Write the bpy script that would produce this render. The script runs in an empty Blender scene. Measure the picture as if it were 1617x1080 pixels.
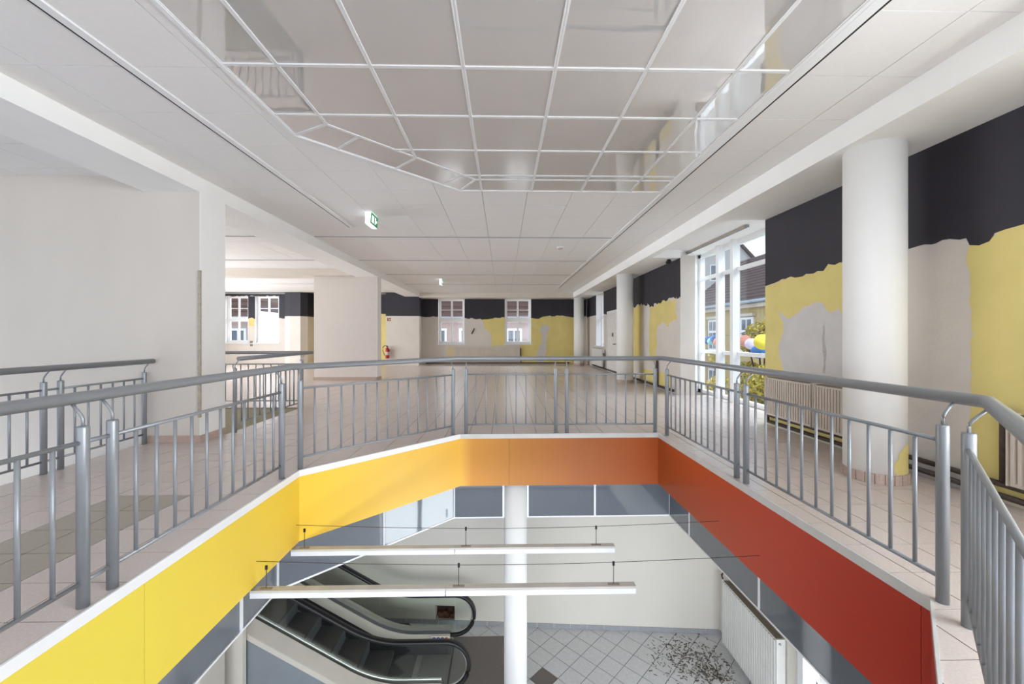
import bpy, bmesh, math, random
from mathutils import Vector, Matrix
random.seed(7)
scene = bpy.context.scene
COL = scene.collection

# ------------------------------------------------------------------ camera
F, CX, HZ, YAW, HC = 647.0, 808.5, 531.0, math.radians(1.2), 1.265   # focal length / horizon in px of the 1617x1080 frame
cam_d = bpy.data.cameras.new('camera'); cam = bpy.data.objects.new('camera', cam_d); COL.objects.link(cam)
cam_d.sensor_width = 36.0; cam_d.lens = F / 1617.0 * 36.0
cam_d.shift_y = (HZ - 540.0) / 1617.0
cam_d.clip_start = 0.02; cam_d.clip_end = 500
cam.location = (0, 0, HC); cam.rotation_euler = (math.pi / 2, 0, -YAW)
scene.camera = cam

# ------------------------------------------------------------------ sky, light, exposure
WORLD_STRENGTH = 1.6
w = bpy.data.worlds.new('overcast_sky'); scene.world = w; w.use_nodes = True
nt = w.node_tree; nt.nodes.clear()
wo = nt.nodes.new('ShaderNodeOutputWorld'); bg = nt.nodes.new('ShaderNodeBackground')
tc = nt.nodes.new('ShaderNodeTexCoord'); nz = nt.nodes.new('ShaderNodeTexNoise'); rp = nt.nodes.new('ShaderNodeValToRGB')
nz.inputs['Scale'].default_value = 3.2; nz.inputs['Detail'].default_value = 6; nz.inputs['Roughness'].default_value = .55
rp.color_ramp.elements[0].position = .42; rp.color_ramp.elements[0].color = (.36, .55, .88, 1)
rp.color_ramp.elements[1].position = .56; rp.color_ramp.elements[1].color = (.93, .95, 1, 1)
nt.links.new(tc.outputs['Generated'], nz.inputs['Vector']); nt.links.new(nz.outputs['Fac'], rp.inputs['Fac'])
nt.links.new(rp.outputs['Color'], bg.inputs['Color']); nt.links.new(bg.outputs['Background'], wo.inputs['Surface'])
bg.inputs['Strength'].default_value = WORLD_STRENGTH
scene.view_settings.view_transform = 'Standard'; scene.view_settings.look = 'None'
scene.view_settings.gamma = 1.0; scene.view_settings.use_curve_mapping = False
scene.view_settings.exposure = 0.15
def area_light(name, loc, rot, sx, sy, radiance, col=(1, 1, 1)):
    d = bpy.data.lights.new(name, 'AREA'); d.shape = 'RECTANGLE'; d.size = sx; d.size_y = sy; d.energy = radiance * math.pi * sx * sy; d.color = col
    o = bpy.data.objects.new(name, d); COL.objects.link(o); o.location = loc; o.rotation_euler = rot; return o
H = math.pi / 2
# added area lamps standing in for daylight around the upper and lower hall
COOL = (.90, .95, 1.0)
area_light('front_fill', (-3.0, -4.55, 1.2), (H + math.radians(30), 0, 0), 13.0, 2.2, 1.3, COOL)  # unseen fill lamp added behind the camera
area_light('right_fill', (4.45, -1.1, 1.75), (0, H + math.radians(26), 0), 2.1, 4.0, 16.0, COOL)  # unseen fill lamp added outside the near right wall
area_light('bay_daylight', (6.6, 7.4, 5.6), (0, math.radians(48), 0), 4.0, 5.0, 12.0, COOL)
area_light('side_bay_fill', (-13.9, 11.0, 1.6), (0, -H - math.radians(26), 0), 2.6, 9.0, 14.0, COOL)  # unseen fill lamp added to brighten the far end of the hall
area_light('back_daylight', (-3.0, 24.0, 5.6), (-math.radians(64), 0, 0), 24.0, 3.2, 18.0, COOL)
area_light('lower_front_fill', (0, -3.4, -2.5), (H, 0, 0), 7.0, 2.8, 6.8, COOL)  # unseen fill lamp added at the open front of the lower hall
area_light('lower_door_daylight', (4.4, 4.25, -2.95), (0, H, 0), 2.2, 2.0, 7.0, COOL)
cy = scene.cycles
cy.use_denoising = True; cy.max_bounces = 14; cy.diffuse_bounces = 9; cy.glossy_bounces = 5
cy.transparent_max_bounces = 16; cy.sample_clamp_indirect = 8.0; cy.caustics_reflective = False; cy.caustics_refractive = False

# ------------------------------------------------------------------ helpers
def lin(c):
    return tuple(((v / 255) / 12.92 if v <= 10.3 else (((v / 255) + .055) / 1.055) ** 2.4) for v in c)
MATS = {}
def mat(name, rgb, rough=.6, metal=0.0, var=.05, scale=6.0, bump=0.0, bscale=60.0, spec=.5, emit=0.0, stretch=None, detail=4):
    if name in MATS: return MATS[name]
    m = bpy.data.materials.new(name); m.use_nodes = True; n = m.node_tree; b = n.nodes['Principled BSDF']
    c = lin(rgb)
    t = n.nodes.new('ShaderNodeTexCoord'); no = n.nodes.new('ShaderNodeTexNoise'); r = n.nodes.new('ShaderNodeValToRGB')
    geo = n.nodes.new('ShaderNodeNewGeometry')
    no.inputs['Scale'].default_value = scale; no.inputs['Detail'].default_value = detail
    src = geo.outputs['Position']
    if stretch:
        mp = n.nodes.new('ShaderNodeMapping'); mp.inputs['Scale'].default_value = stretch
        n.links.new(src, mp.inputs['Vector']); src = mp.outputs['Vector']
    n.links.new(src, no.inputs['Vector'])
    r.color_ramp.elements[0].position = .3; r.color_ramp.elements[1].position = .7
    r.color_ramp.elements[0].color = (*[v * (1 - var) for v in c], 1); r.color_ramp.elements[1].color = (*[min(1, v * (1 + var)) for v in c], 1)
    n.links.new(no.outputs['Fac'], r.inputs['Fac']); n.links.new(r.outputs['Color'], b.inputs['Base Color'])
    b.inputs['Roughness'].default_value = rough; b.inputs['Metallic'].default_value = metal; b.inputs['Specular IOR Level'].default_value = spec
    if bump:
        bn = n.nodes.new('ShaderNodeTexNoise'); bn.inputs['Scale'].default_value = bscale; bn.inputs['Detail'].default_value = 3
        bp = n.nodes.new('ShaderNodeBump'); bp.inputs['Strength'].default_value = bump; bp.inputs['Distance'].default_value = .02
        n.links.new(geo.outputs['Position'], bn.inputs['Vector']); n.links.new(bn.outputs['Fac'], bp.inputs['Height'])
        n.links.new(bp.outputs['Normal'], b.inputs['Normal'])
    if emit:
        b.inputs['Emission Color'].default_value = (*c, 1); b.inputs['Emission Strength'].default_value = emit
    MATS[name] = m; return m
def glass_mat(name, tint=(.9, .96, .95), gloss=.08):
    m = bpy.data.materials.new(name); m.use_nodes = True; n = m.node_tree; n.nodes.clear()
    o = n.nodes.new('ShaderNodeOutputMaterial'); mx = n.nodes.new('ShaderNodeMixShader'); tr = n.nodes.new('ShaderNodeBsdfTransparent'); gl = n.nodes.new('ShaderNodeBsdfGlossy')
    tr.inputs['Color'].default_value = (*tint, 1); gl.inputs['Roughness'].default_value = .02; mx.inputs['Fac'].default_value = gloss
    n.links.new(tr.outputs[0], mx.inputs[1]); n.links.new(gl.outputs[0], mx.inputs[2]); n.links.new(mx.outputs[0], o.inputs[0])
    MATS[name] = m; return m

class MB:
    def __init__(s): s.v = []; s.f = []
    def quad(s, a, b, c, d): i = len(s.v); s.v += [tuple(a), tuple(b), tuple(c), tuple(d)]; s.f.append((i, i+1, i+2, i+3)); return s
    def ngon(s, pts): i = len(s.v); s.v += [tuple(p) for p in pts]; s.f.append(tuple(range(i, i + len(pts)))); return s
    def box(s, x0, x1, y0, y1, z0, z1):
        i = len(s.v)
        s.v += [(x0,y0,z0),(x1,y0,z0),(x1,y1,z0),(x0,y1,z0),(x0,y0,z1),(x1,y0,z1),(x1,y1,z1),(x0,y1,z1)]
        s.f += [(i,i+3,i+2,i+1),(i+4,i+5,i+6,i+7),(i,i+1,i+5,i+4),(i+1,i+2,i+6,i+5),(i+2,i+3,i+7,i+6),(i+3,i,i+4,i+7)]
        return s
    def prism(s, poly, z0, z1):
        n = len(poly); i = len(s.v)
        s.v += [(p[0], p[1], z0) for p in poly] + [(p[0], p[1], z1) for p in poly]
        s.f.append(tuple(i + k for k in reversed(range(n)))); s.f.append(tuple(i + n + k for k in range(n)))
        for k in range(n): a, b = i + k, i + (k + 1) % n; s.f.append((a, b, b + n, a + n))
        return s
    def extr(s, pts, d):                       # planar 3-D outline pushed along vector d
        n = len(pts); i = len(s.v); d = Vector(d)
        s.v += [tuple(p) for p in pts] + [tuple(Vector(p) + d) for p in pts]
        s.f.append(tuple(i + k for k in reversed(range(n)))); s.f.append(tuple(i + n + k for k in range(n)))
        for k in range(n): a, b = i + k, i + (k + 1) % n; s.f.append((a, b, b + n, a + n))
        return s
    def sweep(s, path, prof, up=None, closed=False):
        """prof: list of (a,b) offsets along (side, normal); mitred at the corners"""
        P = [Vector(p) for p in path]; n = len(P); m = len(prof); i0 = len(s.v)
        for k in range(n):
            if closed: d0 = (P[k] - P[k-1]).normalized(); d1 = (P[(k+1) % n] - P[k]).normalized()
            else:
                d0 = (P[k] - P[max(k-1, 0)]); d1 = (P[min(k+1, n-1)] - P[k])
                if d0.length < 1e-9: d0 = d1
                if d1.length < 1e-9: d1 = d0
                d0.normalize(); d1.normalize()
            t = (d0 + d1).normalized(); cosh = max(.35, t.dot(d1))
            u = Vector(up) if up else (Vector((0, 0, 1)) if abs(t.z) < .97 else Vector((1, 0, 0)))
            side = t.cross(u).normalized(); nor = side.cross(t).normalized()
            bend = (d1 - d0)
            for a, b in prof:
                o = side * a + nor * b
                if bend.length > 1e-6:
                    bd = (bend - t * bend.dot(t))
                    if bd.length > 1e-6:
                        bd.normalize(); o = o + bd * (o.dot(bd) * (1 / cosh - 1))
                s.v.append(tuple(P[k] + o))
        for k in range(n if closed else n - 1):
            for j in range(m):
                a = i0 + k * m + j; b = i0 + k * m + (j + 1) % m; c = i0 + ((k + 1) % n) * m + (j + 1) % m; d = i0 + ((k + 1) % n) * m + j
                s.f.append((a, b, c, d))
        if not closed:
            s.f.append(tuple(i0 + j for j in reversed(range(m)))); s.f.append(tuple(i0 + (n - 1) * m + j for j in range(m)))
        return s
    def tube(s, path, r, n=10, closed=False, up=None):
        return s.sweep(path, [(r * math.cos(2*math.pi*k/n), r * math.sin(2*math.pi*k/n)) for k in range(n)], up, closed)
    def lathe(s, prof, n=32, c=(0, 0), cap=True):
        i0 = len(s.v); m = len(prof)
        for r, z in prof:
            for k in range(n): a = 2*math.pi*k/n; s.v.append((c[0] + r*math.cos(a), c[1] + r*math.sin(a), z))
        for q in range(m - 1):
            for k in range(n): a = i0+q*n+k; b = i0+q*n+(k+1) % n; s.f.append((a, b, b+n, a+n))
        if cap: s.f.append(tuple(i0 + k for k in reversed(range(n)))); s.f.append(tuple(i0 + (m-1)*n + k for k in range(n)))
        return s
    def mesh(s, name, m=None, smooth=False):
        me = bpy.data.meshes.new(name); me.from_pydata(s.v, [], s.f); me.update()
        if m: me.materials.append(m)
        if smooth:
            for p in me.polygons: p.use_smooth = len(p.vertices) == 4
        return me
    def build(s, name, m=None, parent=None, smooth=False):
        o = bpy.data.objects.new(name, s.mesh(name, m, smooth)); COL.objects.link(o); o.parent = parent; return o
def inst(name, me, loc=(0, 0, 0), parent=None, rz=0):
    o = bpy.data.objects.new(name, me); COL.objects.link(o); o.location = loc; o.rotation_euler = (0, 0, rz); o.parent = parent; return o
def tag(o, label, cat=None, group=None, kind=None):
    o['label'] = label
    if cat: o['category'] = cat
    if group: o['group'] = group
    if kind: o['kind'] = kind
    return o
def empty(name, loc=(0, 0, 0), label=None, cat=None, group=None, kind=None):
    o = bpy.data.objects.new(name, None); COL.objects.link(o); o.location = loc; o.empty_display_size = .1
    if label: tag(o, label, cat, group, kind)
    return o
def struct(o, label): return tag(o, label, kind='structure')
def relative(parent):                           # children are modelled in world space under an Empty at the base
    for ch in [c for c in bpy.data.objects if c.parent is parent]:
        ch.location = Vector(ch.location) - Vector(parent.location)

CT, ST = math.cos(YAW), math.sin(YAW)
def ray(px, py):
    a = (px - CX) / F; b = -(py - HZ) / F
    return Vector((ST + a * CT, CT - a * ST, b))
def onX(px, py, X): d = ray(px, py); t = X / d.x; return Vector((X, d.y * t, HC + d.z * t))
def onY(px, py, Y): d = ray(px, py); t = Y / d.y; return Vector((d.x * t, Y, HC + d.z * t))
def onZ(px, py, Z): d = ray(px, py); t = (Z - HC) / d.z; return Vector((d.x * t, d.y * t, Z))
def proj(x, y, z):
    dx, dy, dz = x, y, z - HC
    f = dx * ST + dy * CT; r = dx * CT - dy * ST
    if f < .05: return None
    return CX + F * r / f, HZ - F * dz / f, f

# convex polygon tools (counter-clockwise, 2-D)
def clip(poly, a, b, left=True):
    out = []; sg = 1 if left else -1
    def d(p): return sg * ((b[0]-a[0]) * (p[1]-a[1]) - (b[1]-a[1]) * (p[0]-a[0]))
    for k in range(len(poly)):
        p, q = poly[k], poly[(k+1) % len(poly)]; dp, dq = d(p), d(q)
        if dp >= 0: out.append(p)
        if dp * dq < 0: t = dp / (dp - dq); out.append((p[0] + (q[0]-p[0]) * t, p[1] + (q[1]-p[1]) * t))
    return out
def area(p): return .5 * sum(p[k][0] * p[(k+1) % len(p)][1] - p[(k+1) % len(p)][0] * p[k][1] for k in range(len(p))) if len(p) > 2 else 0
def subtract(poly, hole):
    out = []; rest = poly
    for k in range(len(hole)):
        a, b = hole[k], hole[(k+1) % len(hole)]
        o = clip(rest, a, b, False)
        if area(o) > 1e-5: out.append(o)
        rest = clip(rest, a, b, True)
        if area(rest) < 1e-6: break
    return out
def subtract_all(poly, holes):
    ps = [poly]
    for h in holes: ps = [q for p in ps for q in subtract(p, h)]
    return ps
def intersect(poly, conv):
    for k in range(len(conv)):
        poly = clip(poly, conv[k], conv[(k+1) % len(conv)], True)
        if area(poly) < 1e-6: return []
    return poly
def rect(x0, x1, y0, y1): return [(x0, y0), (x1, y0), (x1, y1), (x0, y1)]
def offset(poly, d):
    n = len(poly); out = []
    for k in range(n):
        p0, p1, p2 = Vector(poly[k-1]), Vector(poly[k]), Vector(poly[(k+1) % n])
        e0 = (p1 - p0).normalized(); e1 = (p2 - p1).normalized(); n0 = Vector((e0.y, -e0.x)); n1 = Vector((e1.y, -e1.x))
        bis = (n0 + n1).normalized(); out.append(tuple(p1 + bis * (d / bis.dot(n0))))
    return out

# ------------------------------------------------------------------ materials
M_white = mat('white_plaster', (246, 246, 244), .85, var=.015, scale=3)
M_ceil = mat('white_mineral_tile', (240, 239, 237), .9, var=.012, scale=25, bump=.15, bscale=220)
M_metalwhite = mat('white_lacquered_metal', (238, 239, 240), .35, var=.01)
M_gloss = mat('grey_gloss_panel', (218, 216, 214), .03, metal=.38, var=.015, scale=2, bump=.14, bscale=1.7, spec=.5)
M_gloss.node_tree.nodes['Principled BSDF'].inputs['IOR'].default_value = 2.0
M_beige = mat('beige_plaster', (213, 206, 196), .85, var=.02, scale=2.2, stretch=(1, 1, .4))
M_greige = mat('primed_wall', (214, 207, 198), .85, var=.03, scale=2.5, bump=.1, bscale=40)
M_black = mat('black_paint', (44, 42, 50), .65, var=.12, scale=3)
M_yellow = mat('yellow_paint', (222, 205, 132), .8, var=.05, scale=2.6)
M_patch = mat('filler_patch', (206, 202, 198), .85, var=.04, scale=5)
M_rail = mat('grey_lacquered_steel', (150, 154, 158), .38, metal=.35, var=.02, scale=30)
M_tile = mat('pink_beige_floor_tile', (208, 196, 189), .24, var=.07, scale=90, spec=.5)
M_tile2 = mat('olive_beige_floor_tile', (168, 160, 146), .32, var=.08, scale=80)
M_grout = mat('floor_grout', (104, 90, 84), .9, var=.08, scale=40)
M_skirt = mat('pink_beige_skirting', (188, 166, 154), .4, var=.08, scale=60)
M_void = mat('well_side_plaster', (190, 184, 160), .85, var=.03)
M_dark = mat('black_slot', (22, 24, 27), .7)
M_slotgrey = mat('grey_slot', (150, 152, 154), .6)
M_pipe = mat('rusty_brown_pipe', (70, 56, 50), .6, var=.3, scale=25)
M_rad = mat('greige_radiator', (206, 196, 184), .45, var=.02)
M_radwhite = mat('white_radiator', (226, 225, 220), .4, var=.02)
M_ltile = mat('pale_grey_tile', (216, 217, 219), .32, var=.07, scale=35)
M_ldark = mat('dark_speckled_tile', (112, 104, 99), .4, var=.3, scale=140)
M_lgrout = mat('dark_grout', (92, 92, 96), .9)
M_lskirt = mat('grey_skirting_tile', (160, 162, 166), .4, var=.08, scale=30)
M_apron = mat('smoke_grey_glass', (108, 114, 121), .04, var=.03, scale=2, bump=.04, bscale=1.5, spec=.5)
M_apron.node_tree.nodes['Principled BSDF'].inputs['IOR'].default_value = 1.8
M_rubber = mat('black_rubber', (30, 30, 30), .42)
M_steel = mat('satin_steel', (188, 188, 184), .32, metal=.7, var=.03, scale=40)
M_cream = mat('cream_enamel', (214, 208, 196), .4, var=.03)
M_clad = mat('blue_grey_cladding', (140, 147, 152), .45, var=.05, scale=4)
M_step = mat('ribbed_step_metal', (98, 97, 96), .5, metal=.35, var=.15, scale=30, stretch=(1, 14, 1))
M_plate = mat('ribbed_floor_plate', (126, 120, 116), .55, metal=.25, var=.14, scale=22, stretch=(14, 1, 1))
M_red = mat('red_lacquer', (176, 24, 34), .35)
M_green = mat('sign_green', (30, 150, 84), .4, emit=.25)
M_signwhite = mat('sign_white', (240, 246, 250), .4, emit=.75)
M_dirt = mat('dry_dirt', (104, 96, 84), .95, var=.4, scale=30)
G_pane = glass_mat('window_glass', (.97, .985, .98), .05); G_esc = glass_mat('balustrade_glass', (.93, .96, .94), .06)

# ------------------------------------------------------------------ main dimensions (metres, mezzanine floor = 0)
ZC = 3.165                      # ceiling
ZS = 2.95                       # right beam soffit
ZL = 2.985                      # left beam soffit
ZB = -.66                       # underside of slab
LOW = -4.10                     # lower floor
XW, YB = 3.80, 18.60            # right wall, back wall
C1, C2, C3, C4 = (-.56, 5.30), (-1.93, 3.90), (2.03, 5.32), (2.06, 1.92)
OPEN = [C2, (-1.93, .20), (.34, .20), C4, C3, C1]                    # counter-clockwise opening
VOID1 = rect(-9.0, -4.26, -3.0, 5.0)
VOID2 = rect(-9.0, -3.58, 5.38, 7.36)
RX0, RX1, RY0, RY1 = -13.0, 3.80, -4.0, YB

# ------------------------------------------------------------------ floor with its tiles
fl = MB()
for p in subtract_all(rect(RX0, 4.5, RY0, RY1), [OPEN, VOID1, VOID2]): fl.prism(p, ZB, -.003)
floor = struct(fl.build('floor', M_grout), 'mezzanine floor slab of pinkish beige tiles around the open well')
PT = .2925; G = .0065
def tile_grid(region, holes, x0, y0, pitch, gap):
    out = []
    i0, i1 = math.floor((region[0] - x0) / pitch), math.ceil((region[1] - x0) / pitch)
    j0, j1 = math.floor((region[2] - y0) / pitch), math.ceil((region[3] - y0) / pitch)
    reg = rect(*region)
    for i in range(i0, i1):
        for j in range(j0, j1):
            xa, ya = x0 + i * pitch, y0 + j * pitch
            full = rect(xa + gap/2, xa + pitch - gap/2, ya + gap/2, ya + pitch - gap/2)
            r = intersect(full, reg)
            if not r: continue
            ps = subtract_all(r, holes)
            a = sum(area(p) for p in ps)
            if a < 2e-4: continue
            out.append((xa + pitch/2, ya + pitch/2, ps, abs(a - (pitch - gap) ** 2) < 1e-6))
    return out
def in_frame(x, y, z, m=30):
    q = proj(x, y, z)
    return q and -m < q[0] < 1617 + m and -m < q[1] < 1080 + m
def lay(tiles, parent, z0, z1, m, name, restname, matfn=None, limit=300):
    vis = sorted([t for t in tiles if in_frame(t[0], t[1], z1)], key=lambda t: t[0] ** 2 + t[1] ** 2)[:limit]
    ids = {id(t) for t in vis}; share = {}
    rest = {}
    for t in tiles:
        mm = matfn(t) if matfn else m
        if id(t) in ids:
            dz = random.uniform(-.0006, .0006)
            if t[3]:
                if mm.name not in share:
                    p = t[2][0]; share[mm.name] = MB().prism([(a - t[0], b - t[1]) for a, b in p], z0, z1).mesh(name, mm)
                inst(name, share[mm.name], (t[0], t[1], dz), parent)
            else:
                b = MB()
                for p in t[2]: b.prism(p, z0, z1)
                b.build(name, mm, parent)
        else:
            b = rest.setdefault(mm.name, (MB(), mm))[0]
            for p in t[2]: b.prism(p, z0, z1)
    for b, mm in rest.values():
        o = b.build(restname, mm, parent); o['kind'] = 'stuff'
PIL = [rect(-9, -3.62, 4.96, 5.40), rect(-5.47, -3.66, 11.95, 12.32)]
tiles = tile_grid((RX0, 4.42, RY0, RY1), [OPEN, VOID1, VOID2] + PIL + [rect(3.8, 4.6, -4, 5.87), rect(3.8, 4.6, 8.72, 19)], .14, 2.151 - PT * 6, PT, G)
def stripe(t): return M_tile2 if (-3.06 < t[0] < -2.48 and t[1] < 3.25) else M_tile
lay(tiles, floor, -.012, 0.0, M_tile, 'floor_tile', 'distant_floor_tiles', stripe)

# ------------------------------------------------------------------ ceiling: slab, white tiles, gloss panel field
ceiling = struct(MB().box(RX0, 4.8, RY0, RY1 + .3, ZC + .02, ZC + .25).build('ceiling', M_slotgrey), 'white suspended tile ceiling over the mezzanine hall')
GL = [(-1.95, .2), (.4, .2), (2.06, 1.92), (2.06, 5.34), (-.56, 5.34), (-1.96, 3.90)]
ctiles = tile_grid((RX0, 3.06, RY0, 17.82), [GL], -.283, 5.34 - .6 * 12, .600, .006)
lay(ctiles, ceiling, ZC, ZC + .02, M_ceil, 'ceiling_tile', 'distant_ceiling_tiles')
field = empty('gloss_ceiling', (.1, 3, ZC), 'glossy grey panel ceiling field above the stairwell opening', 'ceiling panel', kind='structure')
field.location = (0, 0, 0)
BW = .37
inner = [(-1.96, .2), (.4, .2), (2.06, 1.92), (2.06, 5.34 - BW), (-.34, 5.34 - BW), (-1.60, 3.74), (-1.96, 3.63)]
def bars(poly, gap=.012): return offset(poly, -gap)
GX = [-.283 + .65 * k for k in range(-3, 5)]
GY = [5.34 - .50 - .648 * k for k in range(0, 9)][::-1]
def panel(poly):
    p = [q for k, q in enumerate(poly) if (Vector(q) - Vector(poly[k-1])).length > .01]
    if len(p) < 3 or area(p) < .004: return
    MB().prism(bars(p), ZC - .002, ZC + .016).build('gloss_panel', M_gloss, field)
    b = MB(); o = offset(p, .001); i = bars(p, .014); n = len(p)
    for k in range(n):
        q = [o[k], o[(k+1) % n], i[(k+1) % n], i[k]]
        b.prism(q, ZC - .008, ZC + .01)
    b.build('panel_frame', M_metalwhite, field)
XLG = -.283 - 1.3
GXX = [XLG] + [x for x in GX if x > XLG + .1 and x < 2.0] + [2.7]
GYY = [.0] + [y for y in GY if y > .3] + [5.6]
cvx = [(XLG, .2), (.4, .2), (2.06, 1.92), (2.06, 5.34 - BW), (-.34, 5.34 - BW), (XLG, 3.70)]
for i in range(len(GXX) - 1):
    for j in range(len(GYY) - 1):
        p = intersect(rect(GXX[i], GXX[i+1], GYY[j], GYY[j+1]), cvx)
        if p: panel(p)
for j in range(len(GYY) - 1):
    if GYY[j+1] < 3.6: panel(rect(-1.96, XLG, max(.2, GYY[j]), GYY[j+1]))
panel([(-1.96, 3.544), (XLG, 3.544), (XLG, 3.70), (-1.96, 3.90)])
O0, O1, I0, I1 = Vector((-1.96, 3.90)), Vector((-.56, 5.34)), Vector((XLG, 3.70)), Vector((-.34, 5.34 - BW))
cu = [0, .20, .53, .85, 1]; iu = [0, .17, .53, .89, 1]
for k in range(4):
    a, b, c, d = O0.lerp(O1, cu[k]), O0.lerp(O1, cu[k+1]), I0.lerp(I1, iu[k+1]), I0.lerp(I1, iu[k])
    panel([tuple(d), tuple(c), tuple(b), tuple(a)])
fx = [-.283, .367, 1.017, 1.667, 2.06]
panel([(-.34, 5.34 - BW), (-.283, 5.34 - BW), (-.283, 5.34), (-.56, 5.34)])
for k in range(4): panel(rect(fx[k], fx[k+1], 5.34 - BW, 5.34))
e = MB()
OG = offset(GL, .03)
for k in range(6): e.prism([GL[k], OG[k], OG[(k+1) % 6], GL[(k+1) % 6]][::-1], ZC - .012, ZC + .01)
e.build('edge_trim', M_metalwhite, field)

def slot(name, x0, x1, y0, y1, dark, label, along):
    o = empty(name, ((x0+x1)/2, (y0+y1)/2, ZC), label, 'ceiling track', 'slot tracks in the white ceiling'); o.location = (0, 0, 0)
    if along == 'y':
        d = dark
        MB().box(x0, x1 - d, y0, y1, ZC - .014, ZC + .005).build('profile', M_metalwhite, o); MB().box(x1 - d, x1, y0, y1, ZC - .006, ZC + .005).build('gap', M_dark, o)
    else:
        MB().box(x0, x1, y0, y0 + .035, ZC - .006, ZC + .005).build('gap', M_slotgrey, o); MB().box(x0, x1, y0 + .035, y1, ZC - .012, ZC + .005).build('profile', M_metalwhite, o)
sl = empty('ceiling_track', (0, 0, 0), 'long white ceiling track with black gap beside the left beam', 'ceiling track', 'slot tracks in the white ceiling')
MB().box(-2.66, -2.60, .0, 7.2, ZC - .014, ZC + .005).build('profile', M_metalwhite, sl); MB().box(-2.685, -2.66, 0, 7.2, ZC - .006, ZC + .005).build('gap', M_dark, sl)
sr = empty('ceiling_track', (0, 0, 0), 'long white ceiling track with black gap along gloss panels towards the round columns', 'ceiling track', 'slot tracks in the white ceiling')
MB().box(2.09, 2.165, .0, 16.2, ZC - .014, ZC + .005).build('profile', M_metalwhite, sr); MB().box(2.165, 2.19, 0, 16.2, ZC - .006, ZC + .005).build('gap', M_dark, sr)
for k, (y, lb) in enumerate([(7.86, 'nearest the exit sign'), (10.3, 'between the exit sign and the wide pillar'), (12.65, 'just past the wide pillar'), (15.0, 'close to the back windows')]):
    slot('ceiling_track', -3.6, 2.09, y, y + .08, .03, 'grey cross track in white ceiling ' + lb, 'x')
    slot('ceiling_track', -12.9, -4.3, y, y + .08, .03, 'grey cross track in side bay ceiling, ' + ['first behind the beige wall', 'second behind the beige wall', 'just past the wide pillar', 'close to the side bay windows'][k], 'x')

# ------------------------------------------------------------------ beams, columns, pillars
struct(MB().box(-4.27, -3.62, RY0, 17.9, ZL, ZC + .03).build('beam_left', M_white), 'white ceiling beam running over the wide pillars')
b = MB()
b.box(3.04, 3.98, RY0, 5.87, ZS, ZC + .03); b.box(3.04, 3.20, 5.87, 8.72, ZS, ZC + .03); b.box(3.04, 3.802, 8.72, YB, ZS, ZC + .03)
struct(b.build('beam_right', M_white), 'white boxed beam above the round columns')
struct(MB().box(-3.66, 3.05, 17.82, YB + .02, ZS, ZC + .03).build('beam_back', M_beige), 'shallow beam above the back wall windows')
struct(MB().box(RX0, -4.27, 11.62, 12.32, ZL, ZC + .03).build('beam_cross', M_beige), 'cross beam in the side bay at the wide pillar')
MB_bay = MB().box(3.20, 4.8, 5.87, 9.4, 3.115, ZC + .02)
struct(MB_bay.build('ceiling_bay', M_white), 'raised white ceiling of the window bay')

def column(x, y, r, z0, z1, label, skirt=True, blob=False):
    o = empty('round_column', (x, y, z0), label, 'column', kind='structure')
    MB().lathe([(r, 0), (r, z1 - z0)], 48).build('shaft', M_white, o, True)
    if skirt:
        n = 22
        for k in range(n):
            a0, a1 = 2*math.pi*k/n + .012, 2*math.pi*(k+1)/n - .012; q = MB(); pts = []
            am = (a0 + a1) / 2
            for rr, aa in ((r - .005, a1), (r - .005, a0), (r + .013, a0), (r + .014, am), (r + .013, a1)): pts.append((rr*math.cos(aa), rr*math.sin(aa)))
            q.prism(pts, .001, .085); q.build('skirting_tile', M_skirt, o)
    if blob:
        pts = []
        f = []
        N, K = 14, 10; q = MB()
        random.seed(3)
        th0 = math.radians(-62)
        prof = []
        for k in range(K + 1):
            z = .09 + .26 * k / K; s = math.sin(math.pi * min(1, .35 + .65 * k / K)) ** .7 if k < K else 0
            wd = .33 * s * random.uniform(.85, 1.1) / r * .42
            prof.append((z, wd))
        rows = []
        for z, wd in prof:
            row = [( (r+.002)*math.cos(th0 + wd*(2*i/8-1)), (r+.002)*math.sin(th0 + wd*(2*i/8-1)), z) for i in range(9)]
            rows.append(row)
        for k in range(K):
            for i in range(8): q.quad(rows[k][i], rows[k][i+1], rows[k+1][i+1], rows[k+1][i])
        q.build('yellow_paint_blot', M_yellow, o)
    return o
COLX = 3.335
column(COLX, 3.62, .222, 0, ZS, 'thick white round column with a yellow paint blot at its foot', blob=True)
column(COLX, 11.18, .222, 0, ZS, 'white round column standing past the tall bay window')
column(COLX, 18.05, .222, 0, ZS, 'white round column in the far corner at the back wall')
column(.165, 5.60, .157, LOW, ZB, 'slim white round column on the lower floor beside the escalator', skirt=False)

pl = struct(MB().box(-9.0, -3.62, 4.96, 5.40, LOW, ZL).build('wall_pillar', M_beige), 'wide beige wall pillar under the left beam beside the side stairwell')
MB().box(-3.62, -3.612, 4.962, 5.398, .085, ZL).build('lit_side_face', M_white, pl)  # whiter skin: the light on this side is put into its colour
MB().box(-9.0, -4.27, 4.96, 5.4, ZL, ZC + .02).build('upper_wall', M_beige, pl)
MB().box(-4.24, -3.62, 4.945, 4.962, .001, .085).build('skirting', M_skirt, pl)
MB().box(-3.622, -3.598, 4.945, 5.40, .001, .085).build('skirting', M_skirt, pl)
MB().box(-3.63, -3.60, 4.94, 4.965, .30, 2.05).build('worn_corner_edge', mat('worn_plaster', (178, 168, 152), .9, var=.2, scale=18), pl)
p2 = struct(MB().box(-5.47, -3.66, 11.95, 12.32, 0, ZL).build('wall_pillar', mat('greige_plaster', (218, 212, 206), .85, var=.015)), 'wide greige pillar standing free in the middle of the hall')
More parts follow.
